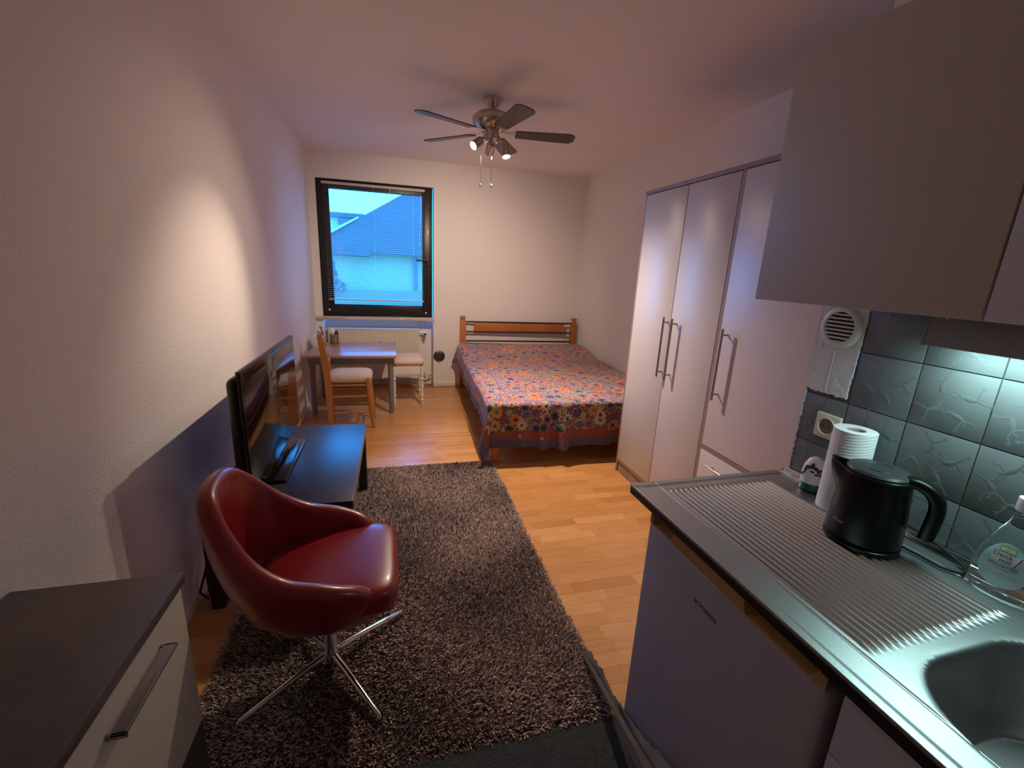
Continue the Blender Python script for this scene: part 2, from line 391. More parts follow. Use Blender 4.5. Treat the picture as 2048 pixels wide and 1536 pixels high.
obj('scrubber', G().lathe([(0, -.03), (.018, -.03), (.03, 0), (.026, .02), (.012, .032), (0, .034)], (-.625, 4.85, .715), 20), M['white_plastic'], cn)
obj('black_insert', G().lathe([(0, 0), (.020, 0), (.022, .10), (.014, .125), (0, .13)], (-.59, 4.865, .60), 16), M['black_satin'], cn)

# ------------------------------------------------------------------ wooden chair (faces right, seen from its side)
ch = thing('wooden_chair', 'honey pine ladder-back chair with cream padded seat standing sideways at the table', 'chair', (-.4, 4.02, 0))
for yy in (3.885, 4.155):
    lp_ = [(-.548, 0, .021), (-.553, .25, .024), (-.556, .45, .027), (-.572, .60, .027), (-.592, .76, .022), (-.603, .835, .017)]
    lp_ = [(x-(.026 if yy > 4 else 0), z, w) for x, z, w in lp_]
    obj('rear_leg', G().prism([(x-w, z) for x, z, w in lp_]+[(x+w, z) for x, z, w in lp_[::-1]], yy-.011, yy+.011, 'y'), M['beech'], ch)
    obj('finial', G().lathe([(0, 0), (.012, 0), (.009, .008), (.017, .022), (.014, .036), (0, .042)], (-.603-(.026 if yy > 4 else 0), yy, .833), 14), M['chrome'], ch)
    obj('front_leg', G().tube([(-.20, yy, 0), (-.222, yy, .25), (-.238, yy, .46)], [.014, .017, .020], 12), M['beech'], ch)
    for z in (.395, .295, .15):
        obj('side_rung', G().cyl((-.55, yy, z), (-.218, yy, z), .0095, n=10), M['beech'], ch)
for z in (.395, .27, .17):
    for x in (-.225, -.55): obj('cross_rung', G().cyl((x, 3.885, z), (x, 4.155, z), .0095, n=10), M['beech'], ch)
for z in (.56, .66, .77):
    x = -.56 - (z-.5)*.12; obj('back_slat', G().box(x-.008, 3.895, z-.028, x+.006, 4.145, z+.028, .005), M['beech'], ch)
def seatf(u, v):
    th = 2*pi*u; ph = -pi/2 + pi*v
    cu = lambda a, e: math.copysign(abs(a)**e, a)
    return (-.385+.185*cu(math.cos(th), .35)*cu(math.cos(ph), .5), 4.02+.155*cu(math.sin(th), .35)*cu(math.cos(ph), .5), .455+.048*cu(math.sin(ph), .8))
g = G(); g.grid(49, 15, seatf); bmesh.ops.remove_doubles(g.bm, verts=g.bm.verts, dist=1e-5)
obj('seat', g, M['cushion'], ch, smooth=60)

# ------------------------------------------------------------------ white stool
st = thing('white_stool', 'white turned-leg stool with beige padded seat in front of the radiator', 'stool', (.12, 4.68, 0))
def cush(u, v):
    th = 2*pi*u; ph = -pi/2 + pi*v
    cu = lambda a, e: math.copysign(abs(a)**e, a)
    return (.125+.165*cu(math.cos(th), .3)*cu(math.cos(ph), .5), 4.70+.21*cu(math.sin(th), .3)*cu(math.cos(ph), .5), .455+.042*cu(math.sin(ph), .8))
g = G(); g.grid(49, 15, cush); bmesh.ops.remove_doubles(g.bm, verts=g.bm.verts, dist=1e-5)
obj('seat_cushion', g, M['cushion2'], st, smooth=60)
g = G()
for a, b in (((-.02, 4.505), (.27, 4.52)), ((-.02, 4.88), (.27, 4.895))):
    n = 15; top = [(a[0]+(b[0]-a[0])*i/n, .42) for i in range(n+1)]; bot = [(b[0]-(b[0]-a[0])*i/n, .345-.012*abs(math.sin(i*pi*5/n))) for i in range(n+1)]
    g.prism(top+bot, a[1], b[1], 'y')
g.box(-.025, 4.51, .35, -.008, 4.89, .42).box(.258, 4.51, .35, .275, 4.89, .42)
obj('apron', g, M['whitewood'], st)
for x, yy in ((-.015, 4.51), (.265, 4.51), (-.015, 4.89), (.265, 4.89)):
    obj('leg', G().lathe([(0, 0), (.012, 0), (.016, .02), (.013, .04), (.019, .06), (.011, .075), (.015, .09), (.019, .11), (.011, .13), (.014, .15), (.017, .22), (.013, .27), (.020, .285), (.013, .30), (.018, .315), (.021, .33), (.021, .42), (0, .42)], (x, yy, 0), 18), M['whitewood'], st)

# ------------------------------------------------------------------ bed
BR = -.034
bed = thing('bed', 'double bed with cherry wood posts and slatted metal headboard against the far wall', 'bed', loc=(.775, 5.18, 0), rot=BR)
BW, BLn = 1.385, 2.16     # post centre to post centre
for x in (0.005, BW):
    pst = obj('head_post', G().box(x-.033, -.033, 0, x+.033, .033, .815, .004), M['cherry'], bed)
    obj('finial', G().prism([(-.014, .815), (.014, .815), (.014, .828), (.030, .858), (.030, .866), (-.030, .866), (-.030, .858), (-.014, .828)], -.022, .022, 'y').xf(Matrix.Translation((x, 0, 0))), M['cherry'], pst)
    obj('foot_post', G().box(x-.03, -BLn-.03, 0, x+.03, -BLn+.03, .33, .004), M['cherry'], bed)
for z in (.80, .682, .572): obj('metal_bar', G().box(.03, -.008, z-.009, BW-.03, .008, z+.009, .003), M['darkmetal'], bed)
obj('headboard_panel', G().box(.135, -.011, .692, BW-.12, .011, .790, .003), M['cherry'], bed)
for x in (0.0, BW): obj('side_rail', G().box(x-.014, -BLn, .17, x+.014, 0, .31, .004), M['beech'], bed)
obj('foot_rail', G().box(0, -BLn-.012, .19, BW, -BLn+.012, .31, .004), M['beech'], bed)
obj('mattress', G().box(.02, -2.13, .24, BW-.02, -.05, .478, .04, 3), M['cushion'], bed)
M['pillow'] = mat('pillow_cotton', (.6, .5, .45), .9)
# bedspread
def spread_material():
    m = bpy.data.materials.new('floral_bedspread'); m.use_nodes = True; nt = m.node_tree; N = nt.nodes; L = nt.links
    p = N['Principled BSDF']; p.inputs['Roughness'].default_value = .75; p.inputs['Sheen Weight'].default_value = .15
    uv = N.new('ShaderNodeUVMap'); uv.uv_map = 'cloth'
    def math_(op, a, b=None, c=None):
        n = N.new('ShaderNodeMath'); n.operation = op
        for i, v in enumerate((a, b, c)):
            if v is None: continue
            if isinstance(v, (int, float)): n.inputs[i].default_value = v
            else: L.new(v, n.inputs[i])
        return n.outputs[0]
    def mix(f, a, b, mode='MIX'):
        n = N.new('ShaderNodeMix'); n.data_type = 'RGBA'; n.blend_type = mode
        if isinstance(f, (int, float)): n.inputs[0].default_value = f
        else: L.new(f, n.inputs[0])
        for i, v in ((6, a), (7, b)):
            if isinstance(v, tuple): n.inputs[i].default_value = (*v, 1)
            else: L.new(v, n.inputs[i])
        return n.outputs[2]
    def ramp(f, cols, interp='CONSTANT'):
        n = N.new('ShaderNodeValToRGB'); n.color_ramp.interpolation = interp; e = n.color_ramp.elements
        while len(e) < len(cols): e.new(.5)
        for i, (ps, c) in enumerate(cols): e[i].position = ps; e[i].color = (*c, 1)
        L.new(f, n.inputs[0]); return n.outputs[0]
    ORG = (.66, .14, .035); CRM = (.58, .47, .36); TEAL = (.11, .20, .20); BLU = (.06, .07, .19); PUR = (.15, .06, .19); YEL = (.66, .30, .05); RED = (.27, .050, .028); LAV = (.24, .18, .33); DRK = (.018, .018, .045)
    # wobble the cloth coordinates
    nz = N.new('ShaderNodeTexNoise'); nz.inputs['Scale'].default_value = 14; nz.inputs['Detail'].default_value = 2; L.new(uv.outputs[0], nz.inputs[0])
    vm = N.new('ShaderNodeVectorMath'); vm.operation = 'MULTIPLY_ADD'; L.new(nz.outputs['Color'], vm.inputs[0]); vm.inputs[1].default_value = (.035, .035, 0); L.new(uv.outputs[0], vm.inputs[2])
    def flowers(scale, petals, rad, rnds, seed):
        mp = N.new('ShaderNodeMapping'); mp.inputs['Location'].default_value = (seed, seed*1.7, 0); L.new(vm.outputs[0], mp.inputs[0])
        v = N.new('ShaderNodeTexVoronoi'); v.voronoi_dimensions = '2D'; v.inputs['Scale'].default_value = scale; v.inputs['Randomness'].default_value = rnds; L.new(mp.outputs[0], v.inputs[0])
        # local vector from the cell centre
        sb = N.new('ShaderNodeVectorMath'); sb.operation = 'SUBTRACT'; L.new(mp.outputs[0], sb.inputs[0]); L.new(v.outputs['Position'], sb.inputs[1])
        sx = N.new('ShaderNodeSeparateXYZ'); L.new(sb.outputs[0], sx.inputs[0])
        ang = math_('ARCTAN2', sx.outputs[1], sx.outputs[0]); dist = v.outputs['Distance']
        pet = math_('ABSOLUTE', math_('COSINE', math_('MULTIPLY', ang, petals/2)))
        rr = math_('ADD', math_('MULTIPLY', pet, rad*.5), rad*.5)
        q = math_('DIVIDE', dist, rr)
        sc_ = N.new('ShaderNodeSeparateColor'); L.new(v.outputs['Color'], sc_.inputs[0])
        return q, sc_.outputs[0], sc_.outputs[1], dist
    q1, r1, r1b, d1 = flowers(9.5, 7, .50, .85, 0.0)
    q2, r2, r2b, d2 = flowers(19, 5, .42, .95, 3.1)
    # ground of swirling leaves
    wv = N.new('ShaderNodeTexNoise'); wv.inputs['Scale'].default_value = 26; wv.inputs['Detail'].default_value = 2; wv.inputs['Distortion'].default_value = 1.6; L.new(uv.outputs[0], wv.inputs[0])
    ground = ramp(wv.outputs[0], [(0, PUR), (.34, TEAL), (.40, LAV), (.455, BLU), (.48, ORG), (.515, LAV), (.55, PUR), (.575, CRM), (.59, TEAL), (.64, LAV)])
    c2 = ramp(r2, [(0, ORG), (.22, LAV), (.4, TEAL), (.55, PUR), (.68, YEL), (.8, RED)])
    rim2 = mix(math_('LESS_THAN', q2, .82), CRM, c2); core2 = mix(math_('LESS_THAN', q2, .3), rim2, DRK)
    top = mix(math_('LESS_THAN', q2, 1.0), ground, core2)
    c1 = ramp(r1, [(0, ORG), (.26, TEAL), (.45, LAV), (.62, ORG), (.76, BLU), (.88, PUR)])
    rim1 = mix(math_('LESS_THAN', q1, .86), CRM, c1); in1 = mix(math_('LESS_THAN', q1, .52), rim1, ramp(r1b, [(0, PUR), (.35, ORG), (.65, YEL)])); core1 = mix(math_('LESS_THAN', q1, .22), in1, DRK)
    top = mix(math_('LESS_THAN', q1, 1.0), top, core1)
    # border: big blossoms on rust ground
    q3, r3, r3b, d3 = flowers(11.5, 9, .56, .8, 7.7)
    rust = mix(.55, RED, ORG); lf = N.new('ShaderNodeTexVoronoi'); lf.voronoi_dimensions = '2D'; lf.inputs['Scale'].default_value = 24; L.new(vm.outputs[0], lf.inputs[0])
    lsep = N.new('ShaderNodeSeparateColor'); L.new(lf.outputs['Color'], lsep.inputs[0])
    leafc = ramp(lsep.outputs[0], [(0, (.20, .05, .05)), (.2, (.14, .15, .07)), (.4, (.34, .32, .19)), (.6, BLU), (.72, PUR), (.86, (.10, .12, .08))])
    bg = mix(math_('LESS_THAN', lf.outputs['Distance'], .60), RED, leafc)
    c3 = ramp(r3, [(0, YEL), (.2, DRK), (.42, CRM), (.55, PUR), (.70, BLU), (.86, ORG)])
    rim3 = mix(math_('LESS_THAN', q3, .8), (.45, .42, .25), c3); in3 = mix(math_('LESS_THAN', q3, .40), rim3, ramp(r3b, [(0, DRK), (.4, PUR), (.75, TEAL)]))
    bord = mix(math_('LESS_THAN', q3, 1.0), bg, in3)
    # distance from the cloth edge
    se = N.new('ShaderNodeSeparateXYZ'); L.new(uv.outputs[0], se.inputs[0])
    e = math_('MINIMUM', math_('ADD', se.outputs[0], HL), math_('ADD', se.outputs[1], HF))
    col = mix(math_('LESS_THAN', e, .40), top, mix(math_('LESS_THAN', e, .382), LAV, top))
    low = mix(math_('LESS_THAN', e, .135), bord, mix(math_('LESS_THAN', lf.outputs['Distance'], .30), RED, leafc))
    foot = math_('LESS_THAN', se.outputs[1], -.02)
    col = mix(math_('MULTIPLY', math_('LESS_THAN', e, .335), foot), col, low)
    side = math_('LESS_THAN', e, .075)
    col = mix(side, col, mix(.6, RED, PUR)); col = mix(math_('LESS_THAN', e, .062), col, (.075, .07, .14))
    L.new(col, p.inputs['Base Color'])
    return m
HL, HR, HF = .255, .14, .375
SPW, SPL = BW+.05, 2.17
def ztop(ly):
    t = -ly
    def ss(a, b, x): x = min(1, max(0, (x-a)/(b-a))); return x*x*(3-2*x)
    return .500 + .062*(1-ss(.25, .75, t))*ss(-.02, .14, t) - .012*ss(1.95, 2.2, t)
def spread(s, t):      # cloth coords: s across from the left edge, t from the foot edge
    x0, y0 = -.03, -SPL-.025; rr = .035
    es = max(0, -s) ; et = max(0, -t); er = max(0, s-SPW)
    x = x0 + min(max(s, 0), SPW); yy = y0 + min(max(t, 0), SPL)
    z = ztop(yy)
    w = .004*math.sin(s*9+t*4)+.003*math.sin(t*13-s*6)
    if es == 0 and et == 0 and er == 0: return (x, yy, z+w*.6)
    def drop(d):   # rounded edge: out, down
        if d < rr*pi/2: a = d/rr; return rr*math.sin(a), rr*(1-math.cos(a))
        return rr, rr + (d-rr*pi/2)
    if es > 0 and et > 0:
        rho = math.hypot(es, et); ph = math.atan2(et, es); o_, d_ = drop(rho*.97)
        k = d_/.44; bulge = math.exp(-((ph-pi/4)/.36)**2)
        out = o_ + k*(.135*bulge - .034*(1-bulge)*min(1, 3*min(ph, pi/2-ph)))
        return (x - out*math.cos(ph), yy - out*math.sin(ph), z - d_)
    if es > 0:
        o_, d_ = drop(es); k = d_/HL
        fold = .010*math.sin(t*11)*k + .006*math.sin(t*23+1)*k
        fl = max(0, (t-1.98)/.19)
        return (x - o_ - fold - .07*fl*k, yy, z - d_ - w + .03*fl*k)
    if er > 0:
        o_, d_ = drop(er); return (min(x + o_, x0+SPW+.015), yy, z-d_)
    o_, d_ = drop(et); k = d_/HF
    fold = 0
    for c, a, wd in ((.36, .040, .05), (.52, .052, .045), (.86, .03, .06), (1.02, .022, .05), (.20, .02, .05), (1.22, .018, .05)):
        fold += a*math.exp(-((s-c-.03*k)/wd)**2)
    return (x, yy - o_ - fold*k*1.9 + .016*k, z - d_ + .012*math.sin(s*8)*k)
ns, ntt = 150, 210
vs_, uvs = [], []
sv = np.concatenate([np.linspace(-HL, 0, 22)[:-1], np.linspace(0, SPW, 112), np.linspace(SPW, SPW+HR, 10)[1:]])
tv = np.concatenate([np.linspace(-HF, 0, 34)[:-1], np.linspace(0, SPL, 150)])
for s in sv:
    for t in tv: vs_.append(spread(float(s), float(t))); uvs.append((float(s), float(t)))
nS, nT = len(sv), len(tv)
fc = [(i*nT+j, (i+1)*nT+j, (i+1)*nT+j+1, i*nT+j+1) for i in range(nS-1) for j in range(nT-1)]
me = bpy.data.meshes.new('bedspread'); me.from_pydata(vs_, [], fc)
ul = me.uv_layers.new(name='cloth')
idx = np.zeros(len(me.loops), dtype=np.int32); me.loops.foreach_get('vertex_index', idx)
ul.data.foreach_set('uv', np.array(uvs, dtype=np.float32)[idx].ravel())
me.polygons.foreach_set('use_smooth', [True]*len(me.polygons)); me.materials.append(spread_material())
sp = link('bedspread', me); sp.location = (.775, 5.18, 0); sp.rotation_euler.z = BR
sm = sp.modifiers.new('thickness', 'SOLIDIFY'); sm.thickness = .004; sm.offset = -1
tag(sp, 'colourful floral bedspread in orange, purple and teal draped over the bed', 'bedspread')

# ------------------------------------------------------------------ ceiling fan
FX, FY = .65, 3.20
fan = thing('ceiling_fan', 'brushed nickel ceiling fan with five dark blades and spot heads', 'ceiling fan', (FX, FY, ZC))
c = (FX, FY, 0)
obj('canopy', G().lathe([(0, 2.5), (.062, 2.5), (.062, 2.485), (.052, 2.46), (.034, 2.435), (.034, 2.43), (0, 2.43)], c, 32), M['brushed'], fan)
obj('downrod', G().cyl((FX, FY, 2.44), (FX, FY, 2.41), .022), M['brushed'], fan)
obj('motor_housing', G().lathe([(0, 2.425), (.05, 2.425), (.10, 2.41), (.128, 2.385), (.132, 2.37), (.126, 2.345), (.098, 2.318), (.07, 2.308), (0, 2.308)], c, 40), M['brushed'], fan)
obj('switch_housing', G().lathe([(0, 2.31), (.05, 2.31), (.05, 2.285), (.058, 2.28), (.058, 2.255), (.045, 2.24), (.02, 2.236), (0, 2.236)], c, 32), M['brushed'], fan)
M['blade'] = mat('fan_blade_wood', (.085, .062, .052), .45, var=((.06, .045, .038), 10, (1, 8, 1)))
for k in range(5):
    a = math.radians(-9+72*k); R = Matrix.Translation((FX, FY, 2.298)) @ Matrix.Rotation(a, 4, 'Z') @ Matrix.Rotation(math.radians(-10), 4, 'X')
    out = []
    for i in range(21):
        t = i/20; x = .16+.40*t; w = .048+.018*t
        if t > .9: w *= math.sqrt(max(0, 1-((t-.9)/.1)**2*.75))
        out.append((x, w))
    pts = out + [(x, -w) for x, w in out[::-1]]
    b = obj('blade', G().prism(pts, -.003, .003).xf(R), M['blade'], fan)
    obj('blade_iron', G().prism([(.06, .012), (.13, .014), (.17, .034), (.215, .030), (.235, 0), (.215, -.030), (.17, -.034), (.13, -.014), (.06, -.012)], .003, .007).xf(R), M['brushed'], b)
M['bulb'] = emit('lit_bulb', (1.0, .80, .52), 22.0)
HEADS = {'left': ((.545, 3.165, 2.215), (-.833, 2.40, 1.08)), 'far': ((.632, 3.14, 2.185), (.55, 5.2, .78)), 'room': ((.748, 3.19, 2.19), (1.02, 2.45, 0))}
for nm, (hp, tgt) in HEADS.items():
    hp = Vector(hp); d = (Vector(tgt)-hp).normalized(); q = d.to_track_quat('Z', 'Y').to_matrix().to_4x4(); R = Matrix.Translation(hp) @ q
    hd = obj('spot_head', G().lathe([(0, -.050), (.013, -.050), (.026, -.044), (.029, -.034), (.029, .034), (.0265, .034), (.0265, .012), (0, .010)], (0, 0, 0), 28).xf(R), M['brushed'], fan)
    obj('bulb', G().lathe([(0, .030), (.016, .029), (.025, .024), (.0262, .013), (0, .0125)], (0, 0, 0), 24).xf(R), M['bulb'], hd)
    obj('arm', G().tube([(FX+(hp.x-FX)*.3, FY+(hp.y-FY)*.3, 2.262), (FX+(hp.x-FX)*.75, FY+(hp.y-FY)*.75, 2.25), hp-d*.045], .008, 10), M['brushed'], hd)
    ld = bpy.data.lights.new('spot_beam', 'SPOT'); ld.color = WARM; ld.energy = SPOT_W[nm]; ld.spot_size = math.radians(SPOT_DEG[nm]); ld.spot_blend = 1.0; ld.shadow_soft_size = .014
    lo = bpy.data.objects.new('spot_beam', ld); C.objects.link(lo); lo.location = hp + d*.045; lo.rotation_euler = d.to_track_quat('-Z', 'Y').to_euler()
    ld = bpy.data.lights.new('spot_spill', 'SPOT'); ld.color = WARM; ld.energy = SPILL_W[nm]; ld.spot_size = math.radians(SPILL_DEG[nm]); ld.spot_blend = 1.0; ld.shadow_soft_size = .02
    lo = bpy.data.objects.new('spot_spill', ld); C.objects.link(lo); lo.location = hp + d*.045; lo.rotation_euler = d.to_track_quat('-Z', 'Y').to_euler()
for x, yy, z1, r in ((FX+.004, FY-.01, 1.985, .012), (FX-.065, FY+.02, 1.985, .007)):
    pc = obj('pull_chain', G().cyl((x, yy, 2.25), (x, yy, z1), .0016, n=6), M['chrome'], fan)
    obj('pull_bob', G().lathe([(0, 0), (r*.6, -.004), (r, -.014), (r*.7, -.024), (0, -.028)], (x, yy, z1), 14), M['chrome'], pc)

# ------------------------------------------------------------------ wardrobe
WX = 1.583
wd = thing('wardrobe', 'tall white three-door wardrobe with taupe frame beside the bed', 'wardrobe', (1.9, 2.05, 0))
WY0, WY1, WZ = 1.30, 2.745, 1.95
obj('carcass', G().box(WX+.004, WY1-.02, 0, XR-.005, WY1, WZ-.022).box(WX+.004, WY0, 0, XR-.005, WY0+.02, WZ-.022).box(WX-.002, WY0, WZ-.022, XR-.005, WY1+.002, WZ).box(WX+.002, 1.875, .085, XR-.03, 1.896, WZ-.022).box(WX+.002, WY0+.02, .546, XR-.03, 1.875, .568).box(WX+.002, WY0+.02, .085, XR-.03, WY1-.02, .104).box(XR-.03, WY0, .05, XR-.01, WY1, WZ), M['wardrobe_frame'], wd)
obj('plinth', G().box(WX+.012, WY0+.02, 0, WX+.03, WY1-.02, .084), M['wardrobe_frame'], wd)
def handle(par, y_, z0, z1):
    obj('handle', G().cyl((WX-.034, y_, z0), (WX-.034, y_, z1), .0065, n=12).cyl((WX-.034, y_, z0+.03), (WX, y_, z0+.03), .005, n=10).cyl((WX-.034, y_, z1-.03), (WX, y_, z1-.03), .005, n=10), M['brushed2'], par)
M['brushed2'] = mat('grey_bar_handle', (.33, .32, .33), .35, metal=.8)
for y0, y1, z0, hy in ((2.300, 2.722, .107, 2.319), (1.899, 2.294, .107, 2.236), (1.325, 1.872, .571, 1.817)):
    d = obj('door', G().box(WX, y0, z0, WX+.018, y1, WZ-.026, .0015), M['wardrobe_door'], wd); handle(d, hy, .832, 1.195)
for z0, z1 in ((.345, .543), (.107, .341)):
    d = obj('drawer', G().box(WX, 1.325, z0, WX+.018, 1.872, z1, .0015), M['wardrobe_door'], wd)
    zz = (z0+z1)/2+.038 if z0 > .3 else (z0+z1)/2
    obj('handle', G().cyl((WX-.030, 1.79, zz), (WX-.030, 1.56, zz), .0055, n=12).cyl((WX-.030, 1.765, zz), (WX, 1.765, zz), .0045, n=10).cyl((WX-.030, 1.585, zz), (WX, 1.585, zz), .0045, n=10), M['chrome'], d)

# ------------------------------------------------------------------ TV bench and television
tt = thing('tv_bench', 'low black TV bench with worn edges beside the rug', 'tv stand', (-.47, 2.27, 0))
obj('bench_top', G().box(-.76, 1.785, .40, -.187, 2.745, .45, .002), M['tvtable'], tt)
obj('edge_band', G().box(-.1875, 1.787, .403, -.1855, 2.743, .449, .0006), M['edge_brown'], tt)
for x, yy in ((-.735, 1.81), (-.215, 1.81), (-.735, 2.72), (-.215, 2.72)):
    obj('leg', G().box(x-.025, yy-.025, .012 if x > -.5 else 0, x+.025, yy+.025, .40, .002), M['tvtable'], tt)
tv = thing('television', 'flat screen television with glossy black screen on the low black bench', 'television', (-.55, 2.23, .45))
TY0, TY1, TZ0, TZ1, TX = 1.765, 2.665, .505, 1.016, -.55
obj('bezel', G().box(TX-.018, TY0, TZ0, TX, TY1, TZ1, .006), M['black_gloss'], tv)
obj('screen', G().box(TX-.002, TY0+.016, TZ0+.026, TX+.0012, TY1-.016, TZ1-.016, .0005), M['screen'], tv)
obj('top_trim', G().box(TX-.0185, TY0, TZ1-.004, TX+.001, TY1, TZ1+.002, .001), M['darkmetal'], tv)
obj('back_cover', G().box(TX-.07, TY0+.03, TZ0+.03, TX-.016, TY1-.03, TZ1-.03, .03, 4), M['black_satin'], tv)
obj('stand_neck', G().box(TX-.045, 2.17, .462, TX-.015, 2.31, .56, .008), M['black_gloss'], tv)
obj('stand_base', G().box(TX-.115, 2.00, .4505, TX+.062, 2.52, .464, .006, 3), M['black_gloss'], tv)
cb = obj('tv_cable', G().tube([(-.80, 2.02, .35), (-.79, 1.95, .22), (-.80, 1.88, .10), (-.78, 1.84, .03), (-.75, 1.90, .012), (-.77, 2.0, .012)], .006, 8).tube([(-.79, 2.05, .30), (-.80, 1.93, .26), (-.785, 1.85, .16), (-.80, 1.80, .08), (-.79, 1.84, .015)], .005, 8), M['rubber'])
tag(cb, 'tangled black cable hanging by the wall behind the TV bench', 'cable')

# ------------------------------------------------------------------ rug and mat
RX0, RX1, RY0, RY1 = -.645, .695, 1.005, 3.035
rug = thing('shag_rug', 'dark brown shaggy rug under the red swivel chair', 'rug', (.02, 2.0, 0))
M['rug_base'] = mat('rug_backing', (.05, .038, .036), .95)
M['pile'] = mat('rug_pile', (.115, .080, .072), .9, spec=.15)
nt_ = M['pile'].node_tree; at = nt_.nodes.new('ShaderNodeAttribute'); at.attribute_name = 'tuft'
rp_ = nt_.nodes.new('ShaderNodeValToRGB')
for i, (ps, cc) in enumerate(((0, (.11, .086, .078, 1)), (1, (.86, .66, .60, 1)))): rp_.color_ramp.elements[i].position = ps; rp_.color_ramp.elements[i].color = cc
nt_.links.new(at.outputs['Fac'], rp_.inputs[0]); nt_.links.new(rp_.outputs[0], nt_.nodes['Principled BSDF'].inputs['Base Color'])
obj('backing', G().box(RX0+.012, RY0+.012, .001, RX1-.012, RY1-.012, .010, .003), M['rug_base'], rug)
rs = np.random.RandomState(3); NB = 100000
px = rs.uniform(RX0, RX1, NB); py = rs.uniform(RY0, RY1, NB)
# combed patches
lean = .9*np.sin(px*3.1+1.3*np.sin(py*2.2))+1.6*np.cos(py*2.7+px*1.7); la = lean+rs.normal(0, .9, NB)
hgt = rs.uniform(.016, .027, NB); ll = rs.uniform(.008, .024, NB)
edge = np.minimum(np.minimum(px-RX0, RX1-px), np.minimum(py-RY0, RY1-py)); hgt *= np.clip(.55+edge*15, .5, 1)
wdt = rs.uniform(.0020, .0040, NB); ta = rs.uniform(0, 2*pi, NB)
dx, dy = np.cos(la)*ll, np.sin(la)*ll; wx, wy = np.cos(ta)*wdt, np.sin(ta)*wdt
z0 = np.full(NB, .004)
V = np.stack([np.stack([px-wx, py-wy, z0], 1), np.stack([px+wx, py+wy, z0], 1), np.stack([px+wx*.9+dx*.4, py+wy*.9+dy*.4, hgt*.7], 1), np.stack([px-wx*.9+dx*.4, py-wy*.9+dy*.4, hgt*.7], 1), np.stack([px+dx, py+dy, hgt], 1)], 1) - np.array([.02, 2.0, 0])
me = bpy.data.meshes.new('pile'); me.vertices.add(NB*5); me.vertices.foreach_set('co', V.astype(np.float32).ravel())
b5 = np.arange(NB)*5
li = np.concatenate([np.stack([b5, b5+1, b5+2, b5+3], 1), np.stack([b5+3, b5+2, b5+4], 1)], 1).ravel()
me.loops.add(NB*7); me.loops.foreach_set('vertex_index', li.astype(np.int32))
me.polygons.add(NB*2); ls = np.stack([np.arange(NB)*7, np.arange(NB)*7+4], 1).ravel(); me.polygons.foreach_set('loop_start', ls.astype(np.int32))
me.update(calc_edges=True); me.validate()
patch = .55+.30*np.sin(px*7+2*np.sin(py*5))+.25*np.sin(py*9+px*3+1.5*np.sin(px*5))
tc_ = np.clip(.20+.42*patch*rs.uniform(.2, 1.5, NB)+rs.normal(0, .16, NB), 0, 1)
av = me.attributes.new('tuft', 'FLOAT', 'POINT'); av.data.foreach_set('value', np.repeat(tc_, 5).astype(np.float32))
me.materials.append(M['pile']); po = link('pile', me, None, rug); po['kind'] = 'stuff'
mt = obj('door_mat', G().box(-.46, .30, .0005, .70, 1.012, .008, .003), M['mat_dark'], o=(.13, .65, 0)); mt.location = (.13, .65, 0)
tag(mt, 'flat dark grey floor mat in front of the rug at the kitchen', 'mat')

# ------------------------------------------------------------------ red swivel chair
rc = thing('swivel_chair', 'red leather tub swivel chair on a chrome star base', 'chair', loc=(-.245, 1.40, .0), rot=math.radians(1))
RIM_P = [(0, .375), (.45, .378), (.62, .40), (.80, .455), (1.05, .487), (1.35, .508), (1.7, .540), (2.05, .605), (2.4, .700), (2.75, .772), (pi, .792)]
RIM_A = np.linspace(0, pi, 400); RIM_Z = np.interp(RIM_A, [p[0] for p in RIM_P], [p[1] for p in RIM_P])
for _ in range(2):
    pad = np.concatenate([RIM_Z[40:0:-1], RIM_Z, RIM_Z[-2:-42:-1]]); RIM_Z = np.convolve(pad, np.hanning(43)[1:-1]/np.hanning(43).sum(), 'same')[40:-40]
def zrim(th):      # th: 0 front, pi back
    return float(np.interp(abs(th), RIM_A, RIM_Z))
def rimxy(th, k=1.0):
    c_, s_ = math.cos(th), math.sin(th); e = .78
    x = math.copysign(abs(c_)**e, c_); y_ = math.copysign(abs(s_)**e, s_)
    ax = .225 if c_ > 0 else .325
    zr = zrim(th); flare = 1.0 + (.0 if c_ > 0 else .0)
    return ax*x*k*flare, .252*y_*k
SEATZ = .40
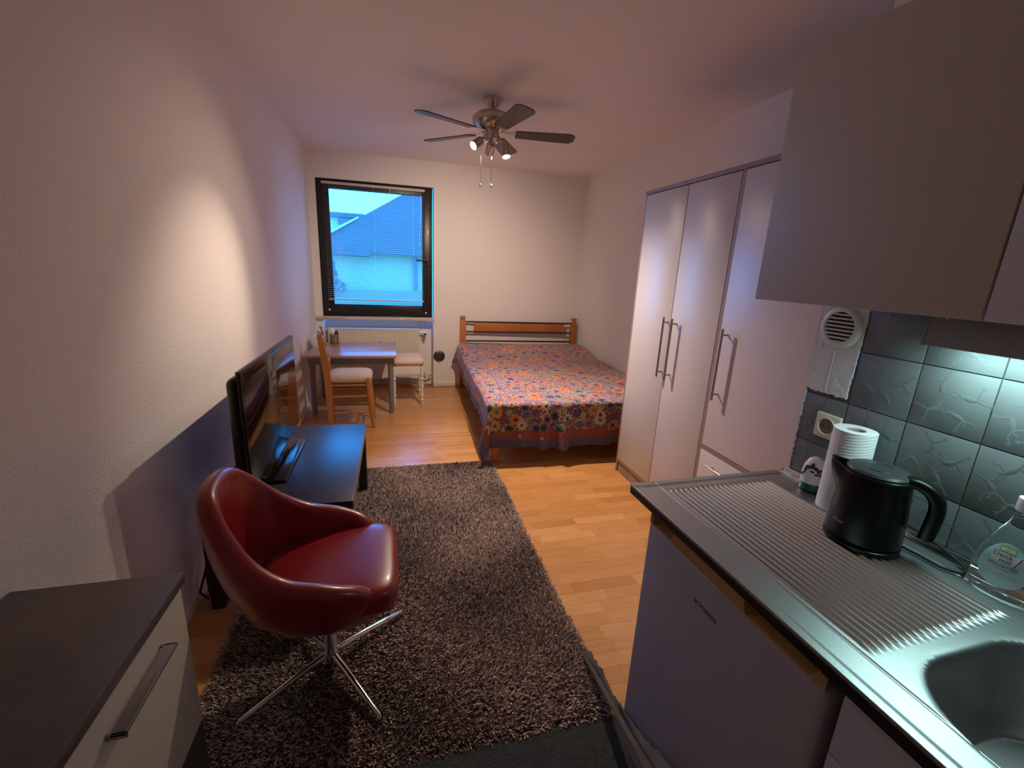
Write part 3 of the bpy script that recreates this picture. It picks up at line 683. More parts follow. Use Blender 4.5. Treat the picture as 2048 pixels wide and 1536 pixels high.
def shell_rings():
    rings = []; n = 72
    ths = [-pi + 2*pi*i/n for i in range(n)]
    def ringf(f): return [f(th) for th in ths]
    zb = .245
    for t in [0, .12, .25, .4, .55, .7, .82, .92]:
        def f(th, t=t):
            X, Y = rimxy(th); zr = zrim(th)-.018
            rr = .26+.74*math.sin(t*pi/2)**.85; zz = zb+(zr-zb)*(.25*t+.75*(1-math.cos(t*pi/2)))
            return (X*rr, Y*rr, zz)
        rings.append(ringf(f))
    th_ = .030
    for k in range(7):
        a = -20+ 200*k/6; a = math.radians(a)
        def f(th, a=a):
            X, Y = rimxy(th); zr = zrim(th); L_ = math.hypot(X, Y); tk = th_*(.55 + .45*min(1, max(0, (zr-.37)/.1)))
            r_ = (L_ - tk + tk*math.cos(a))/L_
            return (X*r_, Y*r_, zr - .030 + .030*math.sin(a) + (0 if a < 0 else 0))
        rings.append(ringf(f))
    for t in (.15, .35, .6, .85, 1.0):
        def f(th, t=t):
            X, Y = rimxy(th); zr = zrim(th); L_ = math.hypot(X, Y); tk = th_*(.55 + .45*min(1, max(0, (zr-.37)/.1)))
            r0 = (L_-2*tk)/L_; zl = min(SEATZ-.04, zr-.05)
            z0 = zr-.030
            sag = .06*math.sin(t*pi*.5)*(1 if zr > .5 else .5)
            return (X*(r0-.9*sag*t), Y*(r0-.9*sag*t), z0+(zl-z0)*t)
        rings.append(ringf(f))
    return rings
g = G(); rings = [g.ring(r) for r in shell_rings()]; g.skin(rings, True, True, True)
ob = obj('shell', g, M['leather'], rc, smooth=80); ob.modifiers.new('sub', 'SUBSURF').levels = 1; ob.modifiers['sub'].render_levels = 1
def cushf(u, v):
    th = 2*pi*u; ph = -pi/2+pi*v; cu = lambda a, e: math.copysign(abs(a)**e, a)
    c_, s_ = math.cos(th), math.sin(th)
    X = cu(c_, .30 if c_ > 0 else .75)*(.218 if c_ > 0 else .235); Y = cu(s_, .40)*(.212 if c_ > 0 else .205*(1-.12*c_*c_))
    k = cu(math.cos(ph), .30)
    top = .012*(1-(X*k/.23)**2) if ph > 0 else 0
    front = .012*max(0, (X*k-.12)/.1)
    return (.022+X*k, Y*k, .392+.10*X*k+.046*cu(math.sin(ph), .5)+top + (-front*.4 if ph > 0 else -front*1.3))
g = G(); g.grid(73, 25, cushf); bmesh.ops.remove_doubles(g.bm, verts=g.bm.verts, dist=1e-4)
obj('seat_cushion', g, M['leather'], rc, smooth=80)
zf = .026
obj('pedestal', G().lathe([(0, .05), (.030, .05), (.030, .075), (.022, .085), (.020, .25), (.05, .262), (0, .262)], (0, 0, 0), 28), M['chrome'], rc)
for a in (math.radians(215), math.radians(303), math.radians(35), math.radians(127)):
    ca, sa = math.cos(a), math.sin(a); rr = .305
    obj('leg', G().tube([(ca*.015, sa*.015, .066), (ca*.10, sa*.10, .060), (ca*.22, sa*.22, .045), (ca*rr, sa*rr, zf+.008), (ca*(rr+.006), sa*(rr+.006), zf+.001)], [.012, .0115, .0105, .009, .006], 12), M['chrome'], rc)

# ------------------------------------------------------------------ left foreground cabinet
lc = thing('low_cabinet', 'white low cabinet with dark stone-look top in the left foreground', 'cabinet', (-.67, .5, 0))
CY0 = -.35
obj('cabinet_top', G().box(XL+.004, CY0, .672, -.497, 1.062, .697, .0025), M['stone_top'], lc)
obj('body', G().box(XL+.004, CY0+.01, .02, -.522, 1.052, .672), M['kitchen_front'], lc)
for y0, y1 in ((.47, 1.052), (-.14, .466)):
    d = obj('drawer', G().box(-.522, y0, .262, -.505, y1, .668, .0015), M['kitchen_front'], lc)
    hy = .838 if y0 > .3 else .2
    obj('handle', G().box(-.4975, hy-.100, .604, -.473, hy+.100, .610, .001).box(-.505, hy-.100, .598, -.473, hy-.095, .610, .001).box(-.505, hy+.095, .604, -.473, hy+.100, .610, .001), M['brushed2'], d)
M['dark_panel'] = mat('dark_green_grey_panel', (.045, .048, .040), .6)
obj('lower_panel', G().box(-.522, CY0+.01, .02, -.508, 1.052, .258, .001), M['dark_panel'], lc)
for yy in (0.0, .95): obj('foot', G().box(-.8, yy, 0, -.75, yy+.04, .02).box(-.58, yy, 0, -.53, yy+.04, .02), M['black_satin'], lc)

# ------------------------------------------------------------------ kitchen run along the tiled wall
HK, DK = .8787, .5344
# tiles
TP = .1375; TA0 = .127; TZ = 1.131
def gecko(rot, seed):
    r = random.Random(seed); g = G(); pts, rads = [], []
    for i in range(15):
        t = i/14; x = -.046+.088*t; y_ = .013*math.sin(t*5.5+seed); pts.append((x, y_, .0)); rads.append(.0012+.0075*math.exp(-((t-.62)/.2)**2)+ (.0042 if t > .9 else 0)*(1.35-t))
    g.tube(pts, rads, 8, True, .09)
    for t, s_ in ((.45, 1), (.45, -1), (.80, 1), (.80, -1)):
        x = -.046+.088*t; y_ = .013*math.sin(t*5.5+seed); b = (x, y_, 0); k1 = (x-.003+.010*(1 if t > .6 else -1), y_+s_*.018, 0); k2 = (x+.020*(1 if t > .6 else -1), y_+s_*.024, 0)
        g.tube([b, k1, k2], [.0036, .0028, .0022], 6, True, .13)
        for da in (-.8, -.1, .6):
            a = math.atan2(s_*.6, 1 if t > .6 else -1)+da; g.tube([k2, (k2[0]+.011*math.cos(a), k2[1]+.011*math.sin(a), 0)], [.0019, .0014], 5, True, .15)
    return g.xf(Matrix.Rotation(rot, 4, 'Z'))
tile_me = []
for sd, rt in ((1, .5), (2, 2.4), (3, 4.1), (4, 5.3)):
    hw = TP/2-.0011; g = G().box(-hw, -hw, -.004, hw, hw, .003, .0012)
    for q_ in range(4):
        a_ = sd*1.7+q_*2*pi/4; gk = gecko(a_+1.2+sd*.5, sd*3+q_).xf(Matrix.Diagonal((.70, .70, .9, 1))).xf(Matrix.Translation((.040*math.cos(a_), .040*math.sin(a_), .0029))); g.add(gk)
    # local x -> along wall (K y), local y -> z, local z -> out (K x)
    g.xf(Matrix(((0, 0, 1, 0), (1, 0, 0, 0), (0, 1, 0, 0), (0, 0, 0, 1))))
    me = g.mesh('tile'); me.materials.append(M['tile']); tile_me.append(me)
obj('tile_joints', G().box(0, 0, .86, .0035, 1.30, 1.40), M['grout'], wk)
n_t = 0
for r_ in range(4):
    zc = TZ + TP/2 + TP*(r_-2)
    for c_ in range(-1, 8):
        ac = TA0 + TP/2 + TP*c_
        if c_ == -1 and r_ >= 2: continue
        o = link('tile', tile_me[(r_*3+c_*5+n_t//4) % 4], None, wk); n_t += 1
        o.location = (.0046, ac, zc)
        if c_ == -1: o.location.y = .0635+.0; o.scale = (1, .92, 1)
        if r_ == 3: pass
# rough plaster patch around the vent and ragged plaster edge of the wall end
def ragged(p0, p1, n, amp):
    out = []
    for i in range(n):
        t = i/n; d = Vector((p1[0]-p0[0], p1[1]-p0[1])); nn = Vector((-d.y, d.x)).normalized()
        o_ = rnd.uniform(-amp, amp) if 0 < i else 0; out.append((p0[0]+d.x*t+nn.x*o_, p0[1]+d.y*t+nn.y*o_))
    return out
pp = ragged((-.004, 1.142), (.118, 1.140), 22, .0035)+ragged((.118, 1.140), (.126, 1.40), 30, .002)+[(.126, 1.40), (-.004, 1.40)]
obj('plaster_patch', G().prism(pp, .0005, .0092, 'x'), M['plaster'], wk)
obj('plaster_seam', G().box(.009, .058, 1.145, .0104, .0605, 1.275), M['plaster'], wk)
pe = [(-.002, .86), (-.002, 1.142)] + ragged((.0035, 1.142), (.0035, .86), 60, .003)
obj('plaster_edge', G().prism(pe, -.02, .0088, 'x'), M['plaster'], wk)

# fridge
fr = thing('fridge', 'white under-counter fridge with yellowed grip strip below the steel draining board', 'fridge', (.27, .31, 0), 'K')
FA0, FA1, FB = .06, .562, .514
obj('cabinet', G().box(.02, FA0+.004, .03, .455, FA1-.004, .846, .004), M['fridge'], fr)
obj('door', G().box(.46, FA0, .075, FB, FA1, .810, .012, 4), M['fridge'], fr)
def trimf(u, v):
    a = FA0+.004+(FA1-FA0-.008)*u; z = .806+.042*v; d = 0
    for a0, a1 in ((.072, .158), (.385, .540)):
        dd = min(a-a0, a1-a)
        if dd > 0:
            prof = min(1, dd/.012); prof = math.sqrt(max(0, 1-(1-prof)**2)); zl = .846-.0375*prof
            if z > zl: d = max(d, .026*min(1, (z-zl)/.004))
    return (FB-.002-d, a, z)
g = G(); g.grid(140, 16, trimf); g.box(.44, FA0+.004, .806, FB-.030, FA1-.004, .848)
obj('grip_strip', g, M['fridge_trim'], fr, smooth=50)
obj('base_grille', G().box(.44, FA0+.01, .0, .47, FA1-.01, .07, .003), M['dark_hole'], fr)
def text_g(body, size, ext=.0004, spacing=1.0, shear=0.0):
    cu = bpy.data.curves.new('lettering', 'FONT'); cu.body = body; cu.size = size; cu.extrude = ext; cu.space_character = spacing; cu.shear = shear; cu.align_x = 'CENTER'; cu.align_y = 'CENTER'; cu.resolution_u = 3
    o = bpy.data.objects.new('lettering', cu); C.objects.link(o); dg = bpy.context.evaluated_depsgraph_get(); me = bpy.data.meshes.new_from_object(o.evaluated_get(dg))
    g = G(); g.bm.from_mesh(me); bpy.data.objects.remove(o); bpy.data.curves.remove(cu); bpy.data.meshes.remove(me); return g
# text lies in local x (reading), y (up): map reading -> K y, up -> z, normal -> K x
TXT = Matrix(((0, 0, 1, 0), (1, 0, 0, 0), (0, 1, 0, 0), (0, 0, 0, 1)))
obj('brand_lettering', text_g('BOMANN', .0150, spacing=1.08).xf(Matrix.Translation((FB+.0002, .297, .7325)) @ TXT), M['ink'], fr)
# base cabinet under the sink
bc = thing('sink_base_cabinet', 'cream base cabinet with drawer and door right of the fridge', 'cabinet', (.27, .92, 0), 'K')
obj('carcass', G().box(.02, .585, .09, .495, .600, .850).box(.02, 1.285, .09, .495, 1.30, .850).box(.02, .60, .09, .495, 1.285, .105).box(.02, .60, .105, .03, 1.285, .850), M['kitchen_front'], bc)
obj('plinth', G().box(.40, .585, 0, .44, 1.30, .09), M['dark_hole'], bc)
obj('drawer', G().box(.496, .586, .7235, FB, 1.16, .850, .001), M['kitchen_front'], bc)
obj('door', G().box(.496, .586, .095, FB, 1.16, .7205, .001), M['kitchen_front'], bc)
# worktop and sink
wt = place(obj('worktop', G().box(.003, -.012, .8540, DK, .562, HK-.0035, .002).box(.003, 1.0, .854, DK, 1.35, HK-.0035, .002).box(.003, .56, .854, .115, 1.002, HK-.0035).box(.475, .56, .854, DK, 1.002, HK-.0035), M['worktop_dark'], o=(0, 0, 0)))
tag(wt, 'dark worktop panel edge carrying the steel sink above the fridge', 'worktop')
sk = thing('sink_unit', 'stainless steel sink with ridged draining board and round-cornered bowl', 'sink', (.27, .6, HK), 'K')
na, nb_ = 250, 267
A0, A1, B0, B1 = -.010, 1.10, .010, DK+.001
def sst(a, b, x): x = min(1, max(0, (x-a)/(b-a))); return x*x*(3-2*x)
def sinkz(b, a):
    z = 0.0
    # front lip and crease
    z += .0022*sst(.510, .522, b) - .0018*math.exp(-((b-.464)/.0022)**2)
    z += .0040*(1-sst(.030, .040, b))
    # end rim
    z += .0018*(1-sst(.004, .012, a))
    # ridged field
    f = sst(.034, .046, a)*(1-sst(.552, .566, a)) if .150 < b < .452 else 0
    edge_a0 = .034
    if .12 < b < .452:
        ph = (b-.12)/.0158
        rid = .5-.5*math.cos(2*pi*ph)
        fe = sst(.030, .050, a)*(1-sst(.545, .572, a)) if b > .12 else 0
        z += fe*(-.0042 + .0060*rid**2.0)
    # rear step line
    z -= .0016*math.exp(-((b-.072)/.003)**2)*sst(.2, .25, a)
    # bowl: rounded rectangle
    cb_, ca_, hb, ha, rr = .284, .80, .178, .200, .12
    qx, qy = abs(b-cb_)-hb+rr, abs(a-ca_)-ha+rr
    d = math.hypot(max(qx, 0), max(qy, 0)) + min(max(qx, qy), 0) - rr
    if d < 0: z -= .165*sst(-.002, .034, -d)*.97 + .004*sst(.05, .18, -d)
    z -= .002*math.exp(-(d/.006)**2)
    return z
g = G(); g.grid(nb_, na, lambda u, v: (B0+(B1-B0)*u, A0+(A1-A0)*v, HK+sinkz(B0+(B1-B0)*u, A0+(A1-A0)*v)))
obj('steel_top', g, M['steel'], sk, smooth=60)
obj('drain', G().lathe([(0, 0), (.03, 0), (.035, -.002), (.04, .001), (0, .001)], (.288, .80, HK-.1635), 24), M['chrome'], sk)
obj('edge_rim', G().box(DK, -.011, HK-.004, DK+.0016, 1.10, HK+.003, .0006).box(.003, -.0125, HK-.004, DK+.001, -.009, HK+.002, .0006), M['steel'], sk)
wr = place(obj('backsplash_rail', G().box(.0085, 0, HK-.002, .024, 1.2, HK+.017, .004, 3).box(.024, 0, HK-.002, .040, 1.2, HK+.006, .002), M['chrome'], o=(0, 0, 0)))
tag(wr, 'bright metal sealing rail along the foot of the grey tiles', 'rail')

# wall cabinets
ZU0, ZU1, BU = 1.386, 1.931, .2461
for k, (a0, a1, lab) in enumerate(((0.0, .4655, 'cream wall cabinet over the draining board beside the round vent'), (.4685, .95, 'cream wall cabinet over the lamp at the right edge of the photo'))):
    u = thing('wall_cabinet', lab, 'cabinet', (.12, (a0+a1)/2, ZU0), 'K', group='wall cabinets above the sink')
    obj('carcass', G().box(.002, a0+.002, ZU0+.018, BU-.019, a1-.002, ZU1, .001), M['kitchen_front'], u)
    obj('bottom_rail', G().box(.10, a0+.001, ZU0+.004, BU-.004, a1-.001, ZU0+.0178, .002), M['kitchen_front'], u)
    obj('door', G().box(BU-.018, a0, ZU0, BU, a1, ZU1, .0025), M['kitchen_front'], u)
# under-cabinet lamp
lp = thing('undercabinet_lamp', 'slim grey strip lamp glowing below the wall cabinet onto the tiles', 'lamp', (.075, .48, 1.35), 'K')
M['lamp_grey'] = mat('lamp_housing', (.30, .27, .25), .45)
M['tube'] = emit('lamp_diffuser', (.72, 1.0, .98), 3.0)
LA0, LA1 = .318, .640
obj('housing', G().prism([(.025, 1.384), (.100, 1.384), (.115, 1.352), (.115, 1.322), (.105, 1.3205), (.098, 1.345), (.025, 1.345)], LA0, LA1, 'y'), M['lamp_grey'], lp)
obj('end_cap', G().prism([(.024, 1.384), (.101, 1.384), (.116, 1.352), (.116, 1.3205), (.096, 1.3205), (.09, 1.34), (.024, 1.34)], LA0-.004, LA0, 'y'), M['lamp_grey'], lp)
obj('switch', G().box(.101, LA0+.02, 1.368, .104, LA0+.024, 1.380, .001), M['white_plastic'], lp)
obj('diffuser', G().box(.032, LA0+.012, 1.330, .092, LA1-.01, 1.3449, .004), M['tube'], lp)
ld = bpy.data.lights.new('strip_light', 'AREA'); ld.shape = 'RECTANGLE'; ld.size = .055; ld.size_y = LA1-LA0-.04; ld.energy = KITCHEN_W; ld.color = COOL
lo = bpy.data.objects.new('strip_light', ld); C.objects.link(lo); lo.location = K(.062, (LA0+LA1)/2, 1.326); lo.rotation_euler = (0, 0, KROT)

# round wall vent
wv_ = thing('round_vent', 'round white plastic louvre vent on the plaster under the wall cabinet', 'vent', (.0092, .063, 1.3225), 'K')
V0 = (.0092, .063, 1.3225)
obj('flange', G().lathe([(.0405, .002), (.0405, .010), (.046, .010), (.052, .008), (.0555, .003), (.0555, 0), (.0405, 0), (.0405, .002)], V0, 48, 'x', cap=False), M['white_plastic'], wv_)
obj('backing', G().lathe([(0, 0), (.041, 0), (.041, .001), (0, .001)], V0, 32, 'x'), M['dark_hole'], wv_)
for k in range(8):
    z = -.0355+.0101*k; hw = math.sqrt(max(0, .041**2-z*z))
    obj('louvre', G().box(.0035, -hw, -.0021, .0095, hw, .0021, .0006, m=Matrix.Translation((V0[0], V0[1], V0[2]+z)) @ Matrix.Rotation(.25, 4, 'Y')), M['cream_plastic'], wv_)
# socket
so = thing('power_socket', 'cream single power socket on the dark tiles behind the paper roll', 'socket', (.0085, .0915, 1.056), 'K')
obj('plate', G().box(.008, .0915-.034, 1.056-.034, .018, .0915+.034, 1.056+.034, .003, 3), M['cream_plastic'], so)
obj('insert', G().lathe([(.022, .0), (.024, .0), (.024, .003), (.022, .003), (.020, -.006), (0, -.006), (0, -.007), (.022, -.007), (.022, 0)], (.0182, .0915, 1.056), 28, 'x', cap=False), M['cream_plastic'], so)
obj('cup', G().lathe([(0, 0), (.0205, 0), (.0205, .0006), (0, .0006)], (.0178, .0915, 1.056), 24, 'x'), M['edge_brown'], so)
for da in (-.0085, .0085): obj('pin_hole', G().lathe([(0, 0), (.0026, 0), (.0026, .0008), (0, .0008)], (.0184, .0915+da, 1.056), 12, 'x'), M['dark_hole'], so)
# paper roll
pr = thing('paper_roll', 'white embossed kitchen paper roll standing behind the black kettle', 'paper roll', (.070, .204, HK), 'K')
PR0 = (.070, .204, HK+.001)
def prf(u, v):
    a = 2*pi*u; r = .0445+.00032*math.sin(v*190+5*math.sin(a*1.5+v*2)); return (PR0[0]+r*math.cos(a), PR0[1]+r*math.sin(a), PR0[2]+.212*v)
g = G(); g.grid(64, 150, prf); bmesh.ops.remove_doubles(g.bm, verts=g.bm.verts, dist=1e-5)
obj('paper', g.lathe([(.0445, .0), (.021, .0), (.021, .2125), (.0445, .2125)], PR0, 64, cap=False), M['paper'], pr, smooth=60)
M['core'] = mat('card_core', (.45, .40, .34), .9)
obj('core', G().lathe([(.021, .003), (.0195, .003), (.0195, .210), (.021, .210)], PR0, 32, cap=False), M['core'], pr)
# air freshener dispenser
af = thing('air_freshener', 'white domed air freshener with dark leaf print and teal base', 'air freshener', (.044, .108, HK), 'K')
AF0 = (.044, .108, HK)
prof = [(0, 0), (.026, 0), (.029, .003), (.029, .022), (.028, .05), (.025, .072), (.018, .088), (.008, .095), (0, .096)]
obj('shell', G().lathe([(0, .024), (.0285, .024), (.0285, .05), (.0255, .072), (.018, .088), (.008, .095), (0, .096)], AF0, 32), M['white_plastic'], af)
M['teal'] = mat('teal_gel', (.01, .12, .11), .2, spec=.6)
obj('gel_base', G().lathe([(0, .002), (.026, .002), (.029, .005), (.029, .0238), (0, .0238)], AF0, 32), M['teal'], af)
for k, (ang, z, s_) in enumerate(((-.3, .070, 1), (.05, .076, .9), (.40, .070, 1), (.75, .064, .9), (.95, .052, .9), (.55, .054, .7), (-.55, .060, .9), (.15, .060, .6), (-.75, .048, .7), (1.25, .060, .9))):
    r = .0292 if z < .05 else .0287-(z-.05)*.14 if z < .072 else .0258-(z-.072)*.44
    ca, sa = math.cos(ang+.35), math.sin(ang+.35); c0 = Vector((AF0[0]+r*ca, AF0[1]+r*sa, AF0[2]+z)); nrm = Vector((ca, sa, .3 if z > .06 else .08)).normalized(); tu = Vector((-sa, ca, 0)); tv_ = nrm.cross(tu)
    th = k*1.3; u_ = (tu*math.cos(th)+tv_*math.sin(th))*.0085*s_; v_ = (-tu*math.sin(th)+tv_*math.cos(th))*.0046*s_
    g = G(); n = 10; top = g.ring([c0+nrm*.0007+u_*math.cos(2*pi*i/n)+v_*math.sin(2*pi*i/n) for i in range(n)]); bot = g.ring([c0-nrm*.001+u_*math.cos(2*pi*i/n)+v_*math.sin(2*pi*i/n) for i in range(n)]); g.skin([bot, top], True, True, True)
    obj('leaf_print', g, M['ink'], af)
# kettle on its base
KB, KAo = .155, .328
kz = HK+.001
kb = thing('power_dock', 'flat black round power dock with cable loop on the draining board', 'power dock', (KB, KAo, kz), 'K')
obj('base_plate', G().lathe([(0, 0), (.068, 0), (.070, .003), (.070, .010), (.064, .014), (0, .014)], (KB, KAo, kz), 48), M['kettle'], kb)
obj('cable', G().tube([(KB-.06, KAo+.03, kz+.006), (KB-.065, KAo+.08, kz+.0055), (KB-.065, KAo+.115, kz+.0055), (KB-.082, KAo+.142, kz+.0055), (KB-.108, KAo+.135, kz+.007), (KB-.122, KAo+.10, kz+.012), (KB-.128, KAo+.05, kz+.024), (KB-.128, KAo-.03, kz+.030), (KB-.126, KAo-.10, kz+.03)], .0032, 10), M['rubber'], kb)
kt = thing('kettle', 'black electric kettle with grey lid and curved handle on the draining board', 'kettle', (KB, KAo, kz+.015), 'K')
kc = (KB, KAo, kz+.0145)
SPD = Vector((.42, -.9, 0)).normalized()     # spout direction in the kitchen frame
def kbody(u, v):
    a = 2*pi*u; prof = [(0, .066), (.06, .0675), (.35, .0655), (.7, .0615), (1, .0575)]
    for (v0, r0), (v1, r1) in zip(prof, prof[1:]):
        if v <= v1: r = r0+(r1-r0)*(v-v0)/(v1-v0); break
    d = Vector((math.cos(a), math.sin(a), 0)); k = max(0, d.dot(SPD))
    sp = .026*k**14*sst(.55, 1.0, v) ; zz = .152*v + .010*k**14*sst(.8, 1.0, v)
    return (kc[0]+d.x*(r+sp), kc[1]+d.y*(r+sp), kc[2]+zz)
g = G(); vs = g.grid(97, 30, kbody); bmesh.ops.remove_doubles(g.bm, verts=g.bm.verts, dist=1e-5)
obj('body', g, M['kettle'], kt, smooth=60).modifiers.new('thick', 'SOLIDIFY').thickness = -.002
obj('lid', G().lathe([(0, .146), (.0555, .146), (.0560, .156), (.052, .1605), (.030, .1625), (.029, .1610), (.026, .1610), (.025, .1625), (0, .1630)], kc, 48), M['kettle_lid'], kt)
hdv = -SPD; hs_ = Vector((-hdv.y, hdv.x, 0))
path = [(.045, .150), (.064, .152), (.082, .146), (.097, .131), (.103, .108), (.102, .080), (.100, .055), (.099, .044)]
pp_ = []
for i in range(len(path)-1):
    for k in range(4):
        t = k/4; p0 = path[max(i-1, 0)]; p1 = path[i]; p2 = path[i+1]; p3 = path[min(i+2, len(path)-1)]
        pp_.append(tuple(.5*((2*p1[j])+(-p0[j]+p2[j])*t+(2*p0[j]-5*p1[j]+4*p2[j]-p3[j])*t*t+(-p0[j]+3*p1[j]-3*p2[j]+p3[j])*t**3) for j in (0, 1)))
pp_.append(path[-1])
g = G(); rings = []
for i, (d, z) in enumerate(pp_):
    t0 = pp_[max(i-1, 0)]; t1 = pp_[min(i+1, len(pp_)-1)]; tx, tz = t1[0]-t0[0], t1[1]-t0[1]; L_ = math.hypot(tx, tz); nx, nz_ = -tz/L_, tx/L_
    w = .019-.004*min(1, i/10); h = .0105+.003*min(1, i/14); ring = []
    for k in range(14):
        a = 2*pi*k/14; cu = lambda v_: math.copysign(abs(v_)**.6, v_); ox = cu(math.cos(a))*w; oh = cu(math.sin(a))*h
        ring.append(Vector(kc) + hdv*(d+nx*oh) + hs_*ox + Vector((0, 0, z+nz_*oh)))
    rings.append(g.ring(ring))
g.skin(rings, True, True, True); obj('handle', g, M['kettle'], kt, smooth=70)
# lettering on the side facing out
ang = math.radians(-8); dv = Vector((math.cos(ang), math.sin(ang), 0)); tu = Vector((-math.sin(ang), math.cos(ang), 0)); c0 = Vector(kc)+dv*.0676+Vector((0, 0, .040))
Rm = Matrix(((tu.x, 0, dv.x, c0.x), (tu.y, 0, dv.y, c0.y), (0, 1, 0, c0.z), (0, 0, 0, 1)))
g = text_g('cloer', .0125, .0002, 1.05).xf(Rm)
for v in g.bm.verts:
    d = v.co - Vector((kc[0], kc[1], v.co.z)); off = d.length - .0676; v.co = Vector((kc[0], kc[1], v.co.z)) + d.normalized()*(.0692)
obj('brand_lettering', g, M['ink_grey'], kt)
obj('base_ring', G().lathe([(.060, 0), (.0675, 0), (.0685, .004), (.0672, .007), (.060, .007)], kc, 48, cap=False), M['kettle_lid'], kt)
# washing-up liquid bottle
wb_ = thing('soap_bottle', 'clear washing-up liquid bottle with mint label and white cap by the tiles', 'bottle', (.058, .515, HK), 'K')
M['clear'] = mat('clear_bottle', (.93, .97, .96), .06, trans=1.0, ior=1.25)
WB = (.062, .520, HK+.002); BA = math.radians(8)
ZS = 1.16
def oval(z):
    z = z/ZS
    prof = [(0, .040, .020), (.004, .043, .023), (.03, .047, .026), (.065, .043, .025), (.10, .030, .020), (.122, .020, .0155), (.128, .0165, .0145), (.145, .0135, .0135), (.150, .0125, .0125)]
    for (z0, a0, b0), (z1, a1, b1) in zip(prof, prof[1:]):
        if z <= z1: t = (z-z0)/(z1-z0); t = t*t*(3-2*t)*.5+t*.5; return a0+(a1-a0)*t, b0+(b1-b0)*t
    return prof[-1][1:]
RB = Matrix.Translation(WB) @ Matrix.Rotation(BA, 4, 'Z')
g = G(); rings = []
for i in range(31):
    z = .150*ZS*i/30; w, d = oval(z); rings.append(g.ring([RB @ Vector((d*math.sin(2*pi*k/40), w*math.cos(2*pi*k/40), z)) for k in range(40)]))
g.skin(rings, True, True, True); obj('bottle', g, M['clear'], wb_, smooth=60)
def bsurf(yv, zv, off):   # point on the front of the bottle
    w, d = oval(zv); s_ = max(-.995, min(.995, yv/w)); return RB @ Vector((d*math.sqrt(1-s_*s_)+off, yv, zv))
M['label'] = mat('mint_label', (.33, .62, .62), .35, var=((.55, .76, .75), 18))
M['label_green'] = mat('label_green', (.30, .55, .05), .4); M['label_red'] = mat('label_red', (.60, .04, .05), .4); M['label_navy'] = mat('label_navy', (.03, .04, .17), .4); M['label_white'] = mat('label_white', (.75, .80, .82), .4); M['label_pink'] = mat('label_pink', (.55, .22, .26), .4)
g = G(); LCZ = .066
def lab(u, v):
    z = LCZ-.044+.088*v; t = (z-LCZ)/.044
    hw = .0325*math.sqrt(max(.0008, 1-t*t))*(1-.22*t) ; return bsurf((u*2-1)*hw, z, .0006)
g.grid(25, 40, lab); lb = obj('label', g, M['label'], wb_, smooth=60)
def btext(body, size, y_, z_, m, sp_=1.0, shear=0):
    g = text_g(body, size, .00005, sp_, shear)
    for v in g.bm.verts: v.co = bsurf(y_+v.co.x, LCZ+z_+v.co.y, .0013+v.co.z)
    return obj('lettering', g, m, lb)
def bpatch(y0, y1, z0, z1, m, name, off=.0010, sk_=0.0):
    g = G(); g.grid(10, 8, lambda u, v: bsurf(y0+(y1-y0)*u+sk_*v, LCZ+z0+(z1-z0)*v, off)); return obj(name, g, m, lb)
bpatch(-.011, .011, .026, .037, M['label_green'], 'green_emblem'); bpatch(-.009, .009, .028, .035, M['label_white'], 'emblem_field', .0012); btext('dm', .006, 0, .0315, M['label_green'])
bpatch(-.018, .018, .006, .0245, M['label_white'], 'logo_field')
btext('Denk', .0125, -.004, .0195, M['label_navy']); btext('mit', .0125, .0015, .0098, M['label_navy']); bpatch(.0125, .0145, .004, .024, M['label_red'], 'red_stroke', .0014, .006)
btext('SPÜLMITTEL', .0072, 0, -.001, M['ink'], 1.05); btext('ULTRA SENSITIVE', .0046, 0, -.0075, M['ink_grey'], 1.0)
bpatch(-.022, -.012, -.0155, -.0145, M['label_pink'], 'pink_line'); bpatch(-.002, .020, -.0165, -.0155, M['label_pink'], 'pink_line'); bpatch(-.025, .025, -.0215, -.0208, M['ink_grey'], 'fine_line')
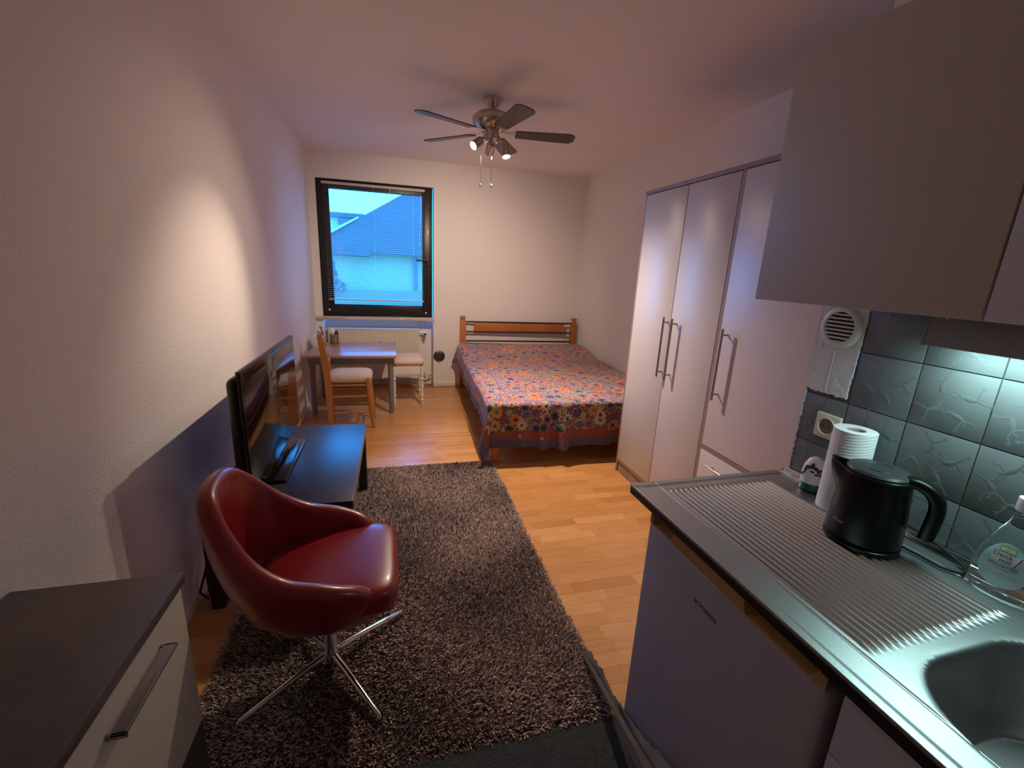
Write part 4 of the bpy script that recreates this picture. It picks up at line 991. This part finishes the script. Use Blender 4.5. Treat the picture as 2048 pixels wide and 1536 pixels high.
obj('cap', G().lathe([(0, .148), (.0165, .148), (.0170, .150), (.0165, .172), (.011, .174), (.010, .182), (.007, .184), (0, .184)], (WB[0], WB[1], WB[2]+.150*(ZS-1)), 28), M['white_plastic'], wb_)

# torn strip of cardboard propped in front of the fridge
cbx = thing('torn_cardboard', 'folded strip of torn grey cardboard leaning up in front of the fridge', 'cardboard', (.62, 1.0, 0))
ctrl = [  # left edge, fold, right torn edge
    ((.668, 1.245, .012), (.674, 1.245, .022), (.690, 1.240, .034)),
    ((.640, 1.06, .085), (.657, 1.07, .090), (.672, 1.10, .095)),
    ((.612, .885, .160), (.634, .90, .150), (.655, .98, .125)),
    ((.585, .77, .225), (.612, .80, .205), (.628, .875, .19)),
    ((.552, .665, .295), (.590, .70, .265), (.622, .76, .24)),
    ((.510, .56, .370), (.560, .60, .335), (.612, .66, .30)),
    ((.470, .47, .450), (.530, .50, .410), (.598, .55, .38))]
def interp(col, t):
    n = len(ctrl)-1; f = min(n-1e-6, t*n); i = int(f); w = f-i; return Vector(ctrl[i][col]).lerp(Vector(ctrl[i+1][col]), w)
g = G(); jag = [rnd.uniform(-.004, .010)*(1 if i % 3 else 1.8) for i in range(40)]
def lf_(u, v): a = interp(0, v); b = interp(1, v); p = a.lerp(b, u*.93); return p + Vector((0, 0, .004*math.sin(u*pi)))
g.grid(6, 40, lf_); f1 = obj('flap', g, M['cardboard'], cbx, smooth=60); f1.modifiers.new('thick', 'SOLIDIFY').thickness = .003
g = G()
def rf_(u, v):
    a = interp(1, v); b = interp(2, v); j = jag[int(round(v*39))]; d = (b-a); return a + d*(.10+.9*u) + d.normalized()*j*u*1.3
g.grid(6, 40, rf_); f2 = obj('flap', g, M['cardboard'], cbx, smooth=60); f2.modifiers.new('thick', 'SOLIDIFY').thickness = .003
g = G(); g.tube([interp(1, v/20)-Vector((0, 0, .006)) for v in range(21)], .0055, 8); obj('fold', g, M['cardboard_dark'], cbx)

for o in list(bpy.data.objects):
    if '_o' in o: del o['_o']
